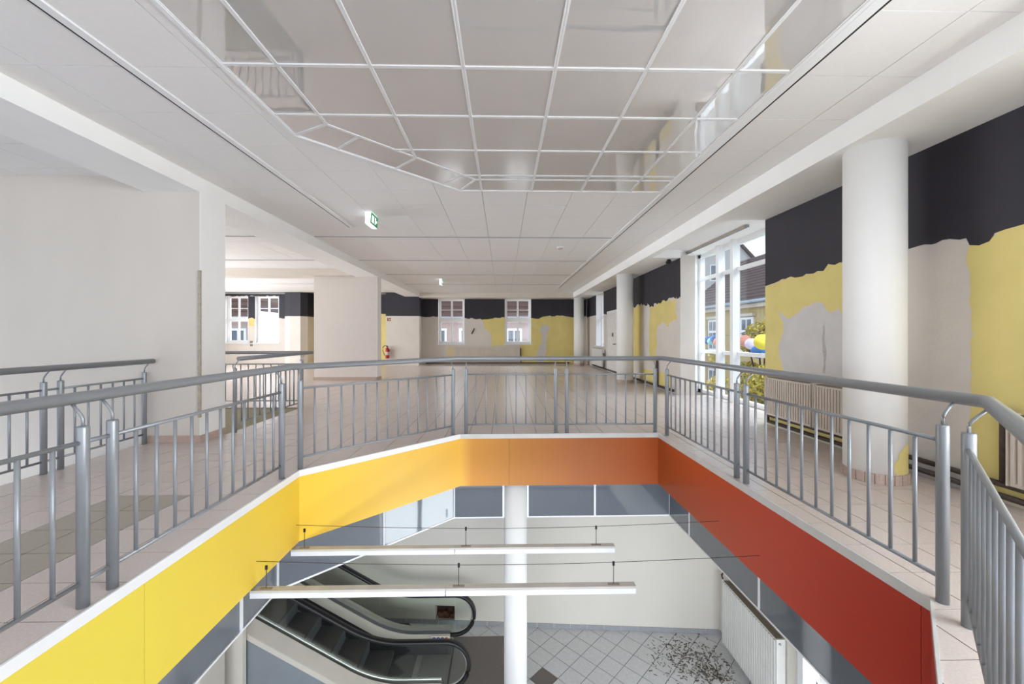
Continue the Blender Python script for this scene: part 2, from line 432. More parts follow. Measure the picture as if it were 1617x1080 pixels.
MB().box(-3.66, -3.652, 11.95, 12.32, .085, ZL).build('lit_side_face', M_white, p2)  # lit right side of the greige pillar painted whiter
MB().box(-5.48, -3.645, 11.935, 11.955, .001, .085).build('skirting', M_skirt, p2); MB().box(-3.66, -3.64, 11.935, 12.33, .001, .085).build('skirting', M_skirt, p2)

# ------------------------------------------------------------------ walls with openings
def wall_x(name, X0, X1, y0, y1, z0, z1, holes, m, label):
    """wall lying along Y (thickness X0..X1) with rectangular openings (ya, yb, za, zb)"""
    b = MB(); ys = sorted({y0, y1, *[h[0] for h in holes], *[h[1] for h in holes]})
    for a, c in zip(ys, ys[1:]):
        hs = sorted([h for h in holes if h[0] <= a + 1e-6 and h[1] >= c - 1e-6], key=lambda h: h[2]); z = z0
        for h in hs:
            if h[2] > z: b.box(X0, X1, a, c, z, h[2])
            z = h[3]
        if z < z1: b.box(X0, X1, a, c, z, z1)
    return struct(b.build(name, m), label)
def wall_y(name, Y0, Y1, x0, x1, z0, z1, holes, m, label):
    b = MB(); xs = sorted({x0, x1, *[h[0] for h in holes], *[h[1] for h in holes]})
    for a, c in zip(xs, xs[1:]):
        hs = sorted([h for h in holes if h[0] <= a + 1e-6 and h[1] >= c - 1e-6], key=lambda h: h[2]); z = z0
        for h in hs:
            if h[2] > z: b.box(a, c, Y0, Y1, z, h[2])
            z = h[3]
        if z < z1: b.box(a, c, Y0, Y1, z, z1)
    return struct(b.build(name, m), label)
wr1 = wall_x('wall_right_near', XW, XW + .3, RY0, 5.87, 0, ZS + .05, [(-3.3, 1.0, .7, ZS)], M_greige, 'right wall with black band and yellow paint behind the thick column')
wr2 = wall_x('wall_right_far', XW, XW + .32, 8.72, YB, 0, ZS + .05, [(15.46, 16.72, .89, ZS)], M_greige, 'right wall with black band between bay window and back wall')
b = MB(); b.prism([(3.803, 8.725), (4.62, 9.42), (4.62, 9.72), (3.803, 9.72)], 0, 3.13)
struct(b.build('wall_bay_far', M_white), 'white splayed side wall of the window bay')
struct(MB().box(4.10, 4.62, 5.57, 5.87, 0, 3.13).build('wall_bay_near', M_white), 'near side wall of the window bay behind the painted wall')
BWIN = [(onY(692, 0, YB).x, onY(733.5, 0, YB).x, .92, ZS), (onY(797, 0, YB).x, onY(838.5, 0, YB).x, .92, ZS)]
LWIN = [(onY(356, 0, YB).x, onY(392, 0, YB).x, .98, 3.06), (onY(403, 0, YB).x, onY(440.5, 0, YB).x, .98, 3.06)]
wb = wall_y('wall_back', YB, YB + .4, RX0, 4.2, 0, ZC + .02, BWIN + LWIN, M_greige, 'back wall with black band above pale primed and yellow paint')
struct(MB().box(-5.09, -3.66, 17.85, YB, 0, ZC).build('wall_pier', M_greige), 'pale wall pier with black top beside the fire extinguisher')
struct(MB().prism([(-9.46, YB), (-9.46, 17.95), (-9.2, 17.85), (-8.75, 17.85), (-8.55, 18.1), (-8.5, YB)], 0, ZC).build('wall_pier', M_greige), 'rounded wall pier with black top in the side bay')
wall_x('wall_left', RX0 - .3, RX0, RY0, YB, LOW, ZC, [(6.4, 15.6, .25, 3.0)], M_beige, 'far left wall of the side bay with an added opening for the fill light')

# painted areas: coats lying on the wall faces, outlines with ragged edges
def ragged(pts, amp, step=.05):
    out = []
    for a, c in zip(pts, pts[1:]):
        n = max(1, int((c - a).length / step))
        for k in range(n):
            p = a.lerp(c, k / n)
            if out: p = p + Vector([random.uniform(-amp, amp) for _ in range(3)])
            out.append(p)
    out.append(pts[-1]); return out
def coat(name, pts, axis, lvl, m, parent):
    P = [Vector(p) for p in pts]
    for p in P: p[axis] = lvl
    b = MB().ngon(P); o = b.build(name, m, parent)
    return o
random.seed(11)
def rx(pts, amp=.012): return ragged([onX(x, y, XW) for x, y in pts], amp)
def V3(y, z): return Vector((XW, y, z))
e1, e2 = XW - .003, XW - .002
yE = 5.865
bl = [(1218.4, 450), (1224, 448), (1235, 441), (1250, 438), (1262, 436), (1285, 431), (1300, 427), (1307, 418), (1320, 416), (1343, 410), (1400, 399), (1451, 388), (1490, 381), (1529, 374), (1530, 389), (1545, 386), (1560, 380), (1572, 372), (1574, 366), (1600, 358), (1617, 353), (1700, 335)]
B = rx(bl, .014)
coat('black_paint', [V3(yE, ZS)] + [V3(yE, B[0].z)] + B[1:] + [V3(1.02, B[-1].z), V3(1.02, ZS)], 0, e1, M_black, wr1)
ya = rx([(1343, 410), (1320, 416), (1307, 418), (1300, 427), (1285, 431), (1262, 436), (1250, 438), (1235, 441), (1224, 448), (1218.4, 450)], .006)
yb = rx([(1240, 590), (1234, 574), (1229, 547), (1233, 535), (1237, 524), (1235.6, 510), (1229, 492), (1238, 499), (1244, 502), (1250, 502), (1259, 493.6), (1272, 485), (1287, 478.6), (1300, 480), (1306, 490), (1311, 493), (1320, 490), (1326, 484), (1327, 494), (1343, 489.6)], .02)
coat('yellow_paint', ya[:-1] + [V3(yE, ya[-1].z), V3(yE, .62)] + yb, 0, e2, M_yellow, wr1)
coat('yellow_paint', [V3(4.1, .02), V3(4.1, .26), V3(yE, .26), V3(yE, .02)][::-1], 0, e2, M_yellow, wr1)
yr = rx([(1530, 389), (1527, 405), (1531, 430), (1533, 470), (1535, 520), (1534, 560), (1534, 600), (1532, 650), (1530, 720), (1529, 777)], .010)
yt = rx([(1700, 335), (1617, 353), (1600, 358), (1574, 366), (1572, 372), (1560, 380), (1545, 386), (1530, 389)], .006)
coat('yellow_paint', [V3(1.02, yt[0].z)] + yt + yr[1:-1] + [V3(yr[-1].y, .02), V3(1.02, .02)], 0, e2, M_yellow, wr1)
coat('filler_patch', rx([(1590, 705), (1600, 700), (1612, 703), (1622, 715), (1612, 730), (1600, 722), (1590, 705)], .012)[:-1], 0, e1, M_patch, wr1)
coat('filler_patch', [onX(x, y, XW) for x, y in [(1229, 492), (1244, 502), (1259, 494), (1287, 479), (1300, 480), (1311, 493), (1343, 490), (1343, 606), (1240, 590), (1229, 547), (1237, 524)]], 0, XW - .001, M_patch, wr1)
# dark soot line between the radiators
coat('soot_streak', rx([(1300, 515), (1302.5, 514), (1302.5, 540), (1304, 560), (1303, 590), (1300, 590), (1301, 560), (1299, 540), (1300, 515)], .012)[:-1], 0, XW - .0035, mat('soot', (182, 177, 173), .9, var=.14, scale=30), wr1)
# far right wall
def fx_(pts, amp=.045): return ragged([onX(x, y, XW) for x, y in pts], amp, .08)
B = fx_([(1076.5, 470), (1068, 473), (1068, 470), (1063, 471), (1050, 475), (1040, 478), (1026, 486), (1025, 481), (1012, 481), (1004, 484), (990, 486), (976, 489), (962, 493), (960, 497), (954.5, 495)])
coat('black_paint', [V3(8.725, ZS), V3(8.725, B[0].z)][::1] + B[1:-1] + [V3(15.46, B[-1].z), V3(15.46, ZS)], 0, e1, M_black, wr2)
coat('black_paint', [V3(16.72, ZS), V3(16.72, 2.13), V3(YB, 2.13), V3(YB, ZS)], 0, e1, M_black, wr2)
coat('yellow_paint', fx_([(1013, 481), (1008, 483), (1003, 484), (990, 487), (974, 490), (974, 560), (1013, 563), (1011, 540), (1013, 510), (1013, 481)])[:-1], 0, e2, M_yellow, wr2)
coat('yellow_paint', fx_([(1067, 472), (1050, 475), (1040, 478), (1026, 486), (1026, 565), (1036, 566), (1037, 540), (1036, 525), (1040, 512), (1048, 511), (1053, 515), (1060, 509), (1068, 506), (1067, 472)])[:-1], 0, e2, M_yellow, wr2)
coat('yellow_paint', [V3(9.2, .03), V3(9.2, .42), V3(10.4, .38), V3(11.2, .40), V3(11.2, .03)], 0, e2, M_yellow, wr2)
# back wall
def by(pts, amp=.035): return ragged([onY(x, y, YB) for x, y in pts], amp, .10)
def W3(x, z): return Vector((x, YB, z))
f1, f2 = YB - .003, YB - .002
def blackband(x0, x1, pts, top=ZS):
    B = by(pts); coat('black_paint', [W3(x0, top), W3(x0, B[0].z)] + B[1:-1] + [W3(x1, B[-1].z), W3(x1, top)], 1, f1, M_black, wb)
blackband(-3.66, BWIN[0][0], [(668, 500), (692, 500)])
blackband(BWIN[0][1], BWIN[1][0], [(733.5, 502), (745, 503), (762, 504.5), (775, 502), (797, 501)])
blackband(BWIN[1][1], 3.78, [(838.5, 502), (845, 504), (852, 502), (860, 500), (880, 498), (893, 499), (900, 501), (907, 500), (928, 500)])
coat('yellow_paint', by([(797, 501), (775, 502), (762, 504.5), (764, 510), (764, 518), (770, 521), (776, 531), (777, 546), (797, 546), (797, 501)])[:-1], 1, f2, M_yellow, wb)
coat('yellow_paint', [W3(BWIN[1][1], .92)] + by([(838.5, 502), (845, 504), (852, 502), (860, 500), (880, 498), (893, 499), (900, 501), (907, 500), (912, 500)]) + [W3(3.3, .02), W3(onY(821, 0, YB).x, .02), W3(onY(821, 0, YB).x, .9)], 1, f2, M_yellow, wb)
coat('filler_patch', by([(855, 514), (865, 513), (867, 519), (865, 528), (863, 545), (860, 572), (848, 572), (848, 556), (855, 541), (856, 528), (853, 522), (855, 514)], .03)[:-1], 1, f1, M_patch, wb)
coat('yellow_paint', by([(706, 548), (717, 547), (717, 571), (707, 571), (706, 548)])[:-1], 1, f2, mat('thin_yellow_paint', (216, 200, 158), .85), wb)
# side bay back wall
blackband(RX0, LWIN[0][0], [(300, 501), (356, 501)], ZC)
blackband(LWIN[0][0], LWIN[1][1], [(356, 467.5), (441, 467.5)], ZC)
blackband(LWIN[0][1], LWIN[1][0], [(392, 503), (397, 501), (403, 504)], 3.06)
blackband(LWIN[1][1], -9.46, [(440.5, 502), (447, 502), (457, 501)], ZC)
blackband(-8.5, -5.09, [(487, 497), (540, 497), (600, 496), (612, 496)], ZC)
coat('yellow_paint', by([(392.5, 502), (397, 501), (402.5, 504), (402, 515), (393, 514), (392.5, 502)])[:-1], 1, f2, M_yellow, wb)
coat('yellow_paint', [W3(-8.5, onY(487, 497, YB).z), W3(-8.5, .02), W3(-5.09, .02), W3(-5.09, onY(612, 496, YB).z)], 1, f2, M_yellow, wb)
for o_ in [o for o in bpy.data.objects if o.name.startswith('wall_pier')]:
    bb = [Vector(v.co) for v in o_.data.vertices]
    if min(v.x for v in bb) > -6:
        MB().box(-5.093, -3.657, 17.847, YB - .01, 2.14, ZC - .001).build('black_paint', M_black, o_)
    else:
        MB().prism(offset([(-9.46, YB), (-9.46, 17.95), (-9.2, 17.85), (-8.75, 17.85), (-8.55, 18.1), (-8.5, YB)], .003), 2.13, ZC - .001).build('black_paint', M_black, o_)

# ------------------------------------------------------------------ windows
def back_window(n, x0, x1, z0, z1, label):
    o = struct(empty(n, ((x0+x1)/2, YB + .2, z0)), label); o.location = (0, 0, 0)
    y0, y1 = YB + .14, YB + .22; fw = .07; zm = z0 + .52 * (z1 - z0) if z1 < 3 else z0 + .50 * (z1 - z0)
    zt = HC + (HZ - 504.5) / F * 18.7
    f = MB(); f.box(x0, x0 + fw, y0, y1, z0, z1); f.box(x1 - fw, x1, y0, y1, z0, z1); f.box(x0 + fw, x1 - fw, y0, y1, z0, z0 + fw); f.box(x0 + fw, x1 - fw, y0, y1, z1 - fw * .6, z1)
    f.build('window_frame', M_metalwhite, o)
    MB().box(x0 + fw, x1 - fw, y0 - .02, y1, zt - .06, zt + .06).build('transom', M_metalwhite, o)
    xm = (x0 + x1) / 2
    for (a, c, full) in ((z0 + fw, zt - .06, 0), (zt + .06, z1 - .04, 1)):
        for (l, r) in ((x0 + fw, xm), (xm, x1 - fw)):
            s = MB(); sw = .04; s.box(l, l + sw, y0 + .01, y1 - .02, a, c); s.box(r - sw, r, y0 + .01, y1 - .02, a, c); s.box(l + sw, r - sw, y0 + .01, y1 - .02, a, a + sw); s.box(l + sw, r - sw, y0 + .01, y1 - .02, c - sw, c)
            if full: zz = a + (c - a) * .46; s.box(l + sw, r - sw, y0 + .015, y1 - .03, zz - .015, zz + .015)
            sh = s.build('sash', M_metalwhite, o)
            MB().box(l + sw, r - sw, y0 + .035, y0 + .041, a + sw, c - sw).build('pane', G_pane, sh)
    MB().box(x0 - .05, x1 + .05, YB - .06, YB + .14, z0 - .035, z0).build('window_sill', M_metalwhite, o)
    rv = MB(); rv.box(x0 - .001, x0 + .004, YB - .004, y0, z0, z1); rv.box(x1 - .004, x1 + .001, YB - .004, y0, z0, z1)
    rv.build('reveal', M_metalwhite, o)
    return o
back_window('window_1', *BWIN[0], 'white sash window over the radiator end, next to the wall pier')
back_window('window_2', *BWIN[1], 'white sash window between two yellow painted areas of back wall')
back_window('window_3', *LWIN[0], 'white sash window in the side bay nearest the beige wall pillar')
back_window('window_4', *LWIN[1], 'white sash window in the side bay nearest the rounded pier')
# side window far right
o = struct(empty('window_5'), 'tall white window reveal beyond the door in the right wall')
f = MB(); f.box(4.02, 4.1, 15.46, 15.54, .89, ZS); f.box(4.02, 4.1, 16.64, 16.72, .89, ZS); f.box(4.02, 4.1, 15.54, 16.64, .89, .97); f.box(4.02, 4.1, 15.54, 16.64, 2.0, 2.08); f.build('window_frame', M_metalwhite, o)
MB().box(XW, 4.02, 16.712, 16.722, .89, ZS).build('reveal', M_metalwhite, o)
MB().box(4.05, 4.056, 15.54, 16.64, .97, ZS).build('pane', G_pane, o); MB().box(XW - .06, 4.02, 15.4, 16.78, .86, .892).build('window_sill', M_metalwhite, o)
# bay window
o = struct(empty('window_6'), 'tall white framed bay window reaching down to the floor')
XB = 4.46; Yn, Yf_ = 5.88, 9.30; ZT = 3.115
f = MB(); f.box(XB, XB + .1, Yn, Yn + .08, .0, ZT); f.box(XB, XB + .1, Yf_ - .12, Yf_, 0, ZT); f.box(XB, XB + .1, Yn, Yf_, -.012, .07); f.box(XB, XB + .1, Yn, Yf_, ZT - .08, ZT)
f.build('window_frame', M_metalwhite, o)
posts = [8.23, 7.70]
for y in posts: MB().box(XB - .10, XB + .04, y, y + .10, .0, ZT).build('mullion', M_metalwhite, o)
bays = [(Yn + .08, 7.70), (7.80, 8.23), (8.33, Yf_ - .12)]
for a, c in bays:
    for z in (.93, 2.55): MB().box(XB - .01, XB + .07, a, c, z - .035, z + .035).build('transom', M_metalwhite, o)
    for z0, z1 in ((.07, .895), (.965, 2.515), (2.585, ZT - .08)): MB().box(XB + .03, XB + .036, a, c, z0, z1).build('pane', G_pane, o)
# unseen window added to let light in (behind the photographer's right shoulder)
o = struct(empty('added_window_7'), 'added unseen window in the right wall beyond the near radiator')
f = MB(); f.box(3.95, 4.03, -3.3, 1.0, .7, .77); f.box(3.95, 4.03, -3.3, 1.0, ZS - .07, ZS)
for y in (-3.3, -1.9, -.5, .92): f.box(3.95, 4.03, y, y + .08, .77, ZS - .07)
f.build('window_frame', M_metalwhite, o)

o = struct(empty('added_window_8'), 'added unseen window band for the fill light in the far left wall of the side bay')  # unseen frame added to dress the side fill lamp
f = MB(); f.box(-13.2, -13.1, 6.4, 15.6, .25, .33); f.box(-13.2, -13.1, 6.4, 15.6, 2.92, 3.0)
for k in range(8): y = 6.4 + k * 9.12 / 7; f.box(-13.2, -13.1, y, y + .08, .33, 2.92)
f.build('window_frame', M_metalwhite, o)
o = struct(empty('added_window_9'), 'added unseen window front for the fill light opposite the back wall')  # unseen mullions added in front of the lamp behind the camera
f = MB(); f.box(-9.6, 3.8, -4.0, -3.9, 0, .08); f.box(-9.6, 3.8, -4.0, -3.9, ZS, ZC)
for k in range(10): x = -9.6 + k * 13.32 / 9; f.box(x, x + .08, -4.0, -3.9, .08, ZS)
f.build('window_frame', M_metalwhite, o)
# ------------------------------------------------------------------ opening edge: white strip, printed fascia panels, smoke apron
trim = struct(empty('trim_1'), 'white metal edge strip around the floor opening')
ring_o = offset(OPEN, 0.0); ring_i = offset(OPEN, -.012)
for k in range(6):
    a, c, d, e_ = OPEN[k], OPEN[(k+1) % 6], ring_i[(k+1) % 6], ring_i[k]
    MB().prism([a, c, d, e_], -.055, .004).build('edge_strip', M_metalwhite if k in (0, 5, 1) else mat('grey_edge_metal', (206, 205, 202), .4, var=.04), trim)
# print gradient of the panels (lit diagonal painted lighter), by arc length from the near left end
STOPS = [((-1.93, .2), (232, 216, 80)), ((-1.93, 2.2), (234, 211, 76)), ((-1.93, 3.90), (242, 200, 66)), ((-1.25, 4.6), (242, 196, 88)), ((-.56, 5.30), (240, 186, 72)),
         ((-.50, 5.305), (218, 152, 56)), ((.2, 5.31), (190, 124, 46)), ((1.0, 5.31), (172, 98, 44)), ((2.03, 5.32), (176, 86, 36)), ((2.04, 4.2), (190, 82, 38)), ((2.05, 3.0), (190, 68, 42)), ((2.06, 1.92), (176, 52, 34)), ((.34, .2), (160, 42, 30))]
mp = bpy.data.materials.new('printed_gradient_panel'); mp.use_nodes = True
at = mp.node_tree.nodes.new('ShaderNodeVertexColor'); at.layer_name = 'print'
pb = mp.node_tree.nodes['Principled BSDF']; mp.node_tree.links.new(at.outputs['Color'], pb.inputs['Base Color']); pb.inputs['Roughness'].default_value = .38; pb.inputs['Specular IOR Level'].default_value = .3
def print_col(p):
    best = None
    for (a, ca), (b_, cb) in zip(STOPS, STOPS[1:]):
        A, Bv, P = Vector(a), Vector(b_), Vector(p); d = Bv - A; t = max(0, min(1, (P - A).dot(d) / d.dot(d))); q = (A + d * t - P).length
        if best is None or q < best[0] - 1e-6: best = (q, tuple(ca[i] + (cb[i] - ca[i]) * t for i in range(3)))
    return lin(best[1])
fas = struct(empty('trim_2'), 'printed fascia panels fading from yellow over orange to red around the opening')
segs = [(OPEN[1], OPEN[0], [.0, .55, 1]), (OPEN[0], OPEN[5], [0, 1]), (OPEN[5], OPEN[4], [0, .245, 1]), (OPEN[4], OPEN[3], [0, .985, 1]), (OPEN[3], OPEN[2], [0, 1]), (OPEN[2], OPEN[1], [0, 1])]
for a, c, br in segs:
    A, Cc = Vector(a), Vector(c); L = (Cc - A).length; d = (Cc - A) / L; nrm = Vector((d.y, -d.x))   # towards the inside
    if (Vector((0.2, 2.8)) - A).dot(nrm) < 0: nrm = -nrm
    for t0, t1 in zip(br, br[1:]):
        g = .0015
        p0 = A + d * (L * t0 + g); p1 = A + d * (L * t1 - g); n = max(1, int((p1 - p0).length / .15)); me = MB(); cols = []
        for k in range(n + 1):
            p = p0.lerp(p1, k / n); q = p + nrm * .008
            me.v += [(q.x, q.y, -.055), (q.x, q.y, -.665), (p.x, p.y, -.665), (p.x, p.y, -.055)]; cols += [print_col(p)] * 4
        for k in range(n):
            i = k * 4
            for j in range(4): me.f.append((i + j, i + (j+1) % 4, i + 4 + (j+1) % 4, i + 4 + j))
        me.f.append((3, 2, 1, 0)); me.f.append((n*4, n*4+1, n*4+2, n*4+3))
        ob = me.build('fascia_panel', mp, fas)
        ca = ob.data.color_attributes.new('print', 'FLOAT_COLOR', 'POINT')
        for k, cc in enumerate(cols): ca.data[k].color = (*cc, 1)
# structural soffit edge behind the fascia is the slab itself; smoke apron hangs outside it
AP = offset(OPEN, .25); ZA = -1.185
ap = empty('smoke_apron', (0, 0, 0), 'dark grey glass smoke apron with thin white frames below the fascia', 'smoke apron')
apron_done = set()
def apron(a, c, cuts, skip=()):
    A, Cc = Vector(a), Vector(c); d = (Cc - A); L = d.length; d /= L; n = Vector((d.y, -d.x))
    for k, (t0, t1) in enumerate(zip(cuts, cuts[1:])):
        if k in skip: continue
        p0, p1 = A + d * (L * t0 + .012), A + d * (L * t1 - .012)
        q = [p0, p1, p1 + n * .008, p0 + n * .008]
        if area([tuple(v) for v in q]) < 0: q = q[::-1]
        MB().prism([tuple(v) for v in q], ZA + .012, ZB).build('glass_pane', M_apron, ap)
        p0, p1 = A + d * L * t0, A + d * L * t1; q = [p0 - n * .012, p1 - n * .012, p1 + n * .012, p0 + n * .012]
        if area([tuple(v) for v in q]) < 0: q = q[::-1]
        MB().prism([tuple(v) for v in q], ZA - .006, ZA + .012).build('bottom_rail', M_metalwhite, ap)
    for t in cuts[:-1]:
        if t == 0 and a in apron_done: continue
        apron_done.add(a)
        p = A + d * L * t
        MB().box(p.x - .013, p.x + .013, p.y - .013, p.y + .013, ZA, ZB).build('frame_post', M_metalwhite, ap)
apron(AP[0], AP[1], [0, .137, .36, .62, 1]); apron(AP[0], AP[5], [0, .52, 1])
xa, xb = AP[5][0], AP[4][0]; tt = lambda x: (x - xa) / (xb - xa)
apron(AP[5], AP[4], [0, tt(.165 - .165), tt(.165 + .165), tt(1.245), 1], skip=(1,))
apron(AP[4], AP[3], [0, .16, .52, .98]); apron(AP[3], AP[2], [0.02, .5, 1]); apron(AP[2], AP[1], [0, .5, 1])

# ------------------------------------------------------------------ railings
ME_bal = MB().tube([(0, 0, 0), (0, 0, .66)], .0095, 10).mesh('baluster', M_rail, True)
ME_post = MB().lathe([(.0245, 0), (.0245, .838), (.022, .845)], 20).mesh('post', M_rail, True)
def guard(root, a, c, panels, out):
    """a->c edge line (2-D), panels: list of (s0, s1, n balusters); posts at s0/s1; out = unit 2-D vector to the handrail side"""
    A, Cc = Vector(a), Vector(c); d = (Cc - A).normalized(); out = Vector(out)
    prev = None
    for s0, s1, n in panels:
        for s in (s0, s1):
            if s is None: continue
            p = A + d * s
            inst('post', ME_post, (p.x, p.y, 0), root)
            path = [(p.x, p.y, .83), (p.x, p.y, .872)]
            for oo, zq in ((.003, .884), (.011, .899), (.024, .916), (.054, .952)):
                q = p + out * oo; path.append((q.x, q.y, zq))
            MB().tube(path, .0068, 8).build('bracket', M_rail, root, True)
        def bar(sa, sb):
            pa, pb_ = A + d * sa, A + d * sb
            for z in (.115, .770): MB().tube([(pa.x, pa.y, z), (pb_.x, pb_.y, z)], .0105, 10).build('crossbar', M_rail, root, True)
        bar(s0, s1)
        if prev is not None and abs(s0 - prev) < .4: bar(prev, s0)
        prev = s1
        for k in range(1, n + 1):
            p = A + d * (s0 + (s1 - s0) * k / (n + 1)); inst('baluster', ME_bal, (p.x, p.y, .112), root)
rail = empty('guard_railing', (0, 0, 0), 'grey steel guard railing around the main floor opening', 'railing')
PL = offset(OPEN, .038); HR = None
def offset_var(poly, ds):
    n = len(poly); L = []
    for k in range(n):
        p, q = Vector(poly[k]), Vector(poly[(k+1) % n]); e = (q - p).normalized(); nn_ = Vector((e.y, -e.x)); L.append((p + nn_ * ds[k], e))
    out = []
    for k in range(n):
        (p, u), (q, v) = L[k-1], L[k]; den = u.x * v.y - u.y * v.x; t = ((q - p).x * v.y - (q - p).y * v.x) / den; out.append(tuple(p + u * t))
    return out
HR = offset_var(OPEN, [.095, .10, .168, .095, .095, .095])
MB().tube([(p[0], p[1], .972) for p in HR], .029, 20, True).build('handrail', M_rail, rail, True)
XL = PL[0][0]; 
guard(rail, (XL, 0), (XL, 5), [(.40, 1.96, 11), (2.105, 3.68, 11)], (-1, 0))
dg = (Vector(C1) - Vector(C2)).normalized(); nd = Vector((-dg.y, dg.x)); Dst = Vector(C2) + nd * .038
guard(rail, tuple(Dst), tuple(Dst + dg), [(.03, 1.875, 13)], tuple(nd))
guard(rail, (0, 5.345), (1, 5.345), [(-.487, .684, 8), (.828, 1.993, 8)], (0, 1))
XR = 2.088
guard(rail, (XR, 0), (XR, 1), [(1.905, 3.483, 11), (3.624, 5.19, 11)], (1, 0))
dn = (Vector((.34, .2)) - Vector(C4)).normalized(); nn = Vector((-dn.y, dn.x)); 
if nn.x < 0: nn = -nn
Nst = Vector(C4) + nn * .102
guard(rail, tuple(Nst), tuple(Nst + dn), [(.150, 2.0, 14)], tuple(nn))
guard(rail, (-1.8, .16), (1, .16), [(.0, 1.0, 7), (1.14, 2.1, 7)], (0, -1))

r2 = empty('guard_railing', (0, 0, 0), 'grey steel railing in front of the beige wall beside the side stairwell', 'railing')
MB().tube([(-4.14, -2.5, .972), (-4.14, 4.93, .972)], .029, 20).build('handrail', M_rail, r2, True)
guard(r2, (-4.215, 0), (-4.215, 1), [(.75, 2.27, 11), (2.41, 3.845, 10), (3.99, 4.90, 6)], (1, 0))
r3 = empty('guard_railing', (0, 0, 0), 'grey steel corner railing around the escalator well behind the beige wall', 'railing')
MB().tube([(-3.46, 5.43, .972), (-3.46, 7.48, .972)], .029, 16).build('handrail', M_rail, r3, True)
MB().tube([(-3.46, 7.48, .972), (-8.9, 7.48, .972)], .029, 16).build('handrail', M_rail, r3, True)
guard(r3, (-3.535, 0), (-3.535, 1), [(5.47, 7.27, 12)], (1, 0))
guard(r3, (-3.62, 7.41), (-4.62, 7.41), [(.0, 1.6, 11), (1.74, 3.3, 11), (3.44, 5.1, 11)], (0, 1))
struct(MB().box(-9, -3.57, 7.34, 7.365, -.66, -.014).build('wall_well', M_void), 'olive beige side of the escalator well under the far railing')

# ------------------------------------------------------------------ suspended tube lights on wires
for Y, lab in ((3.83, 'long white batten light on the wire nearer the lower wall'), (3.22, 'long white batten light on the wire nearer the photographer')):
    zc, zl = -.49, -.705
    t = empty('batten_light', (0, 0, 0), lab, 'light', 'suspended batten lights in the well')
    for x0, x1 in ((-1.95, -.451), (-.449, 1.04)):
        bd = MB().box(x0, x1, Y - .030, Y + .030, zl - .006, zl + .012).build('batten', mat('dusty_white_metal', (196, 192, 186), .5, var=.06), t)
        MB().box(x0 + .002, x1 - .002, Y - .032, Y + .032, zl - .046, zl - .006).build('diffuser', mat('white_diffuser', (228, 230, 234), .35), t)
    wpts = [(-1.918, Y, zc + .01)] + [(-1.918 + 3.96 * k/12, Y, zc + .01 - .05 * math.sin(math.pi * k / 12)) for k in range(1, 12)] + [(2.042, Y, zc + .01)]
    MB().tube(wpts, .0022, 6).build('wire', M_pipe, t)
    for x in (-1.84, -.35, .87):
        MB().tube([(x, Y, zl + .01), (x, Y, zc - .03)], .003, 6).build('hanger', M_pipe, t)
        MB().box(x - .045, x + .045, Y - .012, Y + .012, zl + .012, zl + .017).build('hanger_clip', mat('dusty_clip', (150, 140, 130), .7), t)
        MB().box(x - .008, x + .008, Y - .006, Y + .006, zc - .055, zc - .025).build('wire_clamp', M_dark, t)

# ------------------------------------------------------------------ lower hall
lo = MB(); lo.box(-9, 3.9, -3.5, 8.4, LOW - .2, LOW - .008)
lfloor = struct(lo.build('floor_lower', M_lgrout), 'lower floor of pale grey diagonal tiles')
WA, WBp = Vector((-.357, 7.612)), Vector((3.9, 7.307)); wd = (WBp - WA).normalized(); wn = Vector((wd.y, -wd.x))
WL = WA - wd * 8.5
T = .314; s2 = math.sqrt(.5); N0 = Vector((.633, 6.632))
ESC_MAT = rect(-.88, .02, 5.75, 7.33)
lt_share = MB().prism([(0, -T*s2+.007), (T*s2-.007, 0), (0, T*s2-.007), (-T*s2+.007, 0)], LOW - .008, LOW).mesh('floor_tile', M_ltile)
lt_dark = MB().prism([(0, -T*s2+.007), (T*s2-.007, 0), (0, T*s2-.007), (-T*s2+.007, 0)], LOW - .008, LOW).mesh('floor_tile', M_ldark)
wall_hp = [tuple(WA), tuple(WBp)]
lowtiles = []
for i in range(-40, 41):
    for j in range(-40, 41):
        c = N0 + Vector((s2, s2)) * (T * (i + .5)) + Vector((-s2, s2)) * (T * (j + .5))
        if not (-1.6 < c.x < 4.2 and 2.2 < c.y < 7.9): continue
        dia = [(c.x, c.y - T*s2+.007), (c.x + T*s2-.007, c.y), (c.x, c.y + T*s2-.007), (c.x - T*s2+.007, c.y)]
        p = clip(dia, tuple(WBp), tuple(WA), True); p = clip(p, (3.9, 0), (3.9, 1), True) if p else []
        if area(p) < 1e-3: continue
        ps = subtract_all(p, [ESC_MAT, rect(-6, -.88, 5.72, 7.22)])
        a = sum(area(q) for q in ps)
        if a < 1e-3: continue
        full = abs(a - area(dia)) < 1e-6
        mm = M_ldark if (i, j) == (-1, -1) else M_ltile
        lowtiles.append((c.x, c.y, ps, full, mm))
lowtiles.sort(key=lambda t: 0 if in_frame(t[0], t[1], LOW, 80) else 1)
for t in lowtiles[:290]:
    if t[3]: inst('floor_tile', lt_dark if t[4] is M_ldark else lt_share, (t[0], t[1], 0), lfloor)
    else:
        b = MB()
        for p in t[2]: b.prism(p, LOW - .008, LOW)
        b.build('floor_tile', t[4], lfloor)
if lowtiles[290:]:
    b = MB()
    for t in lowtiles[290:]:
        for p in t[2]: b.prism(p, LOW - .008, LOW)
    o = b.build('distant_floor_tiles', M_ltile, lfloor); o['kind'] = 'stuff'
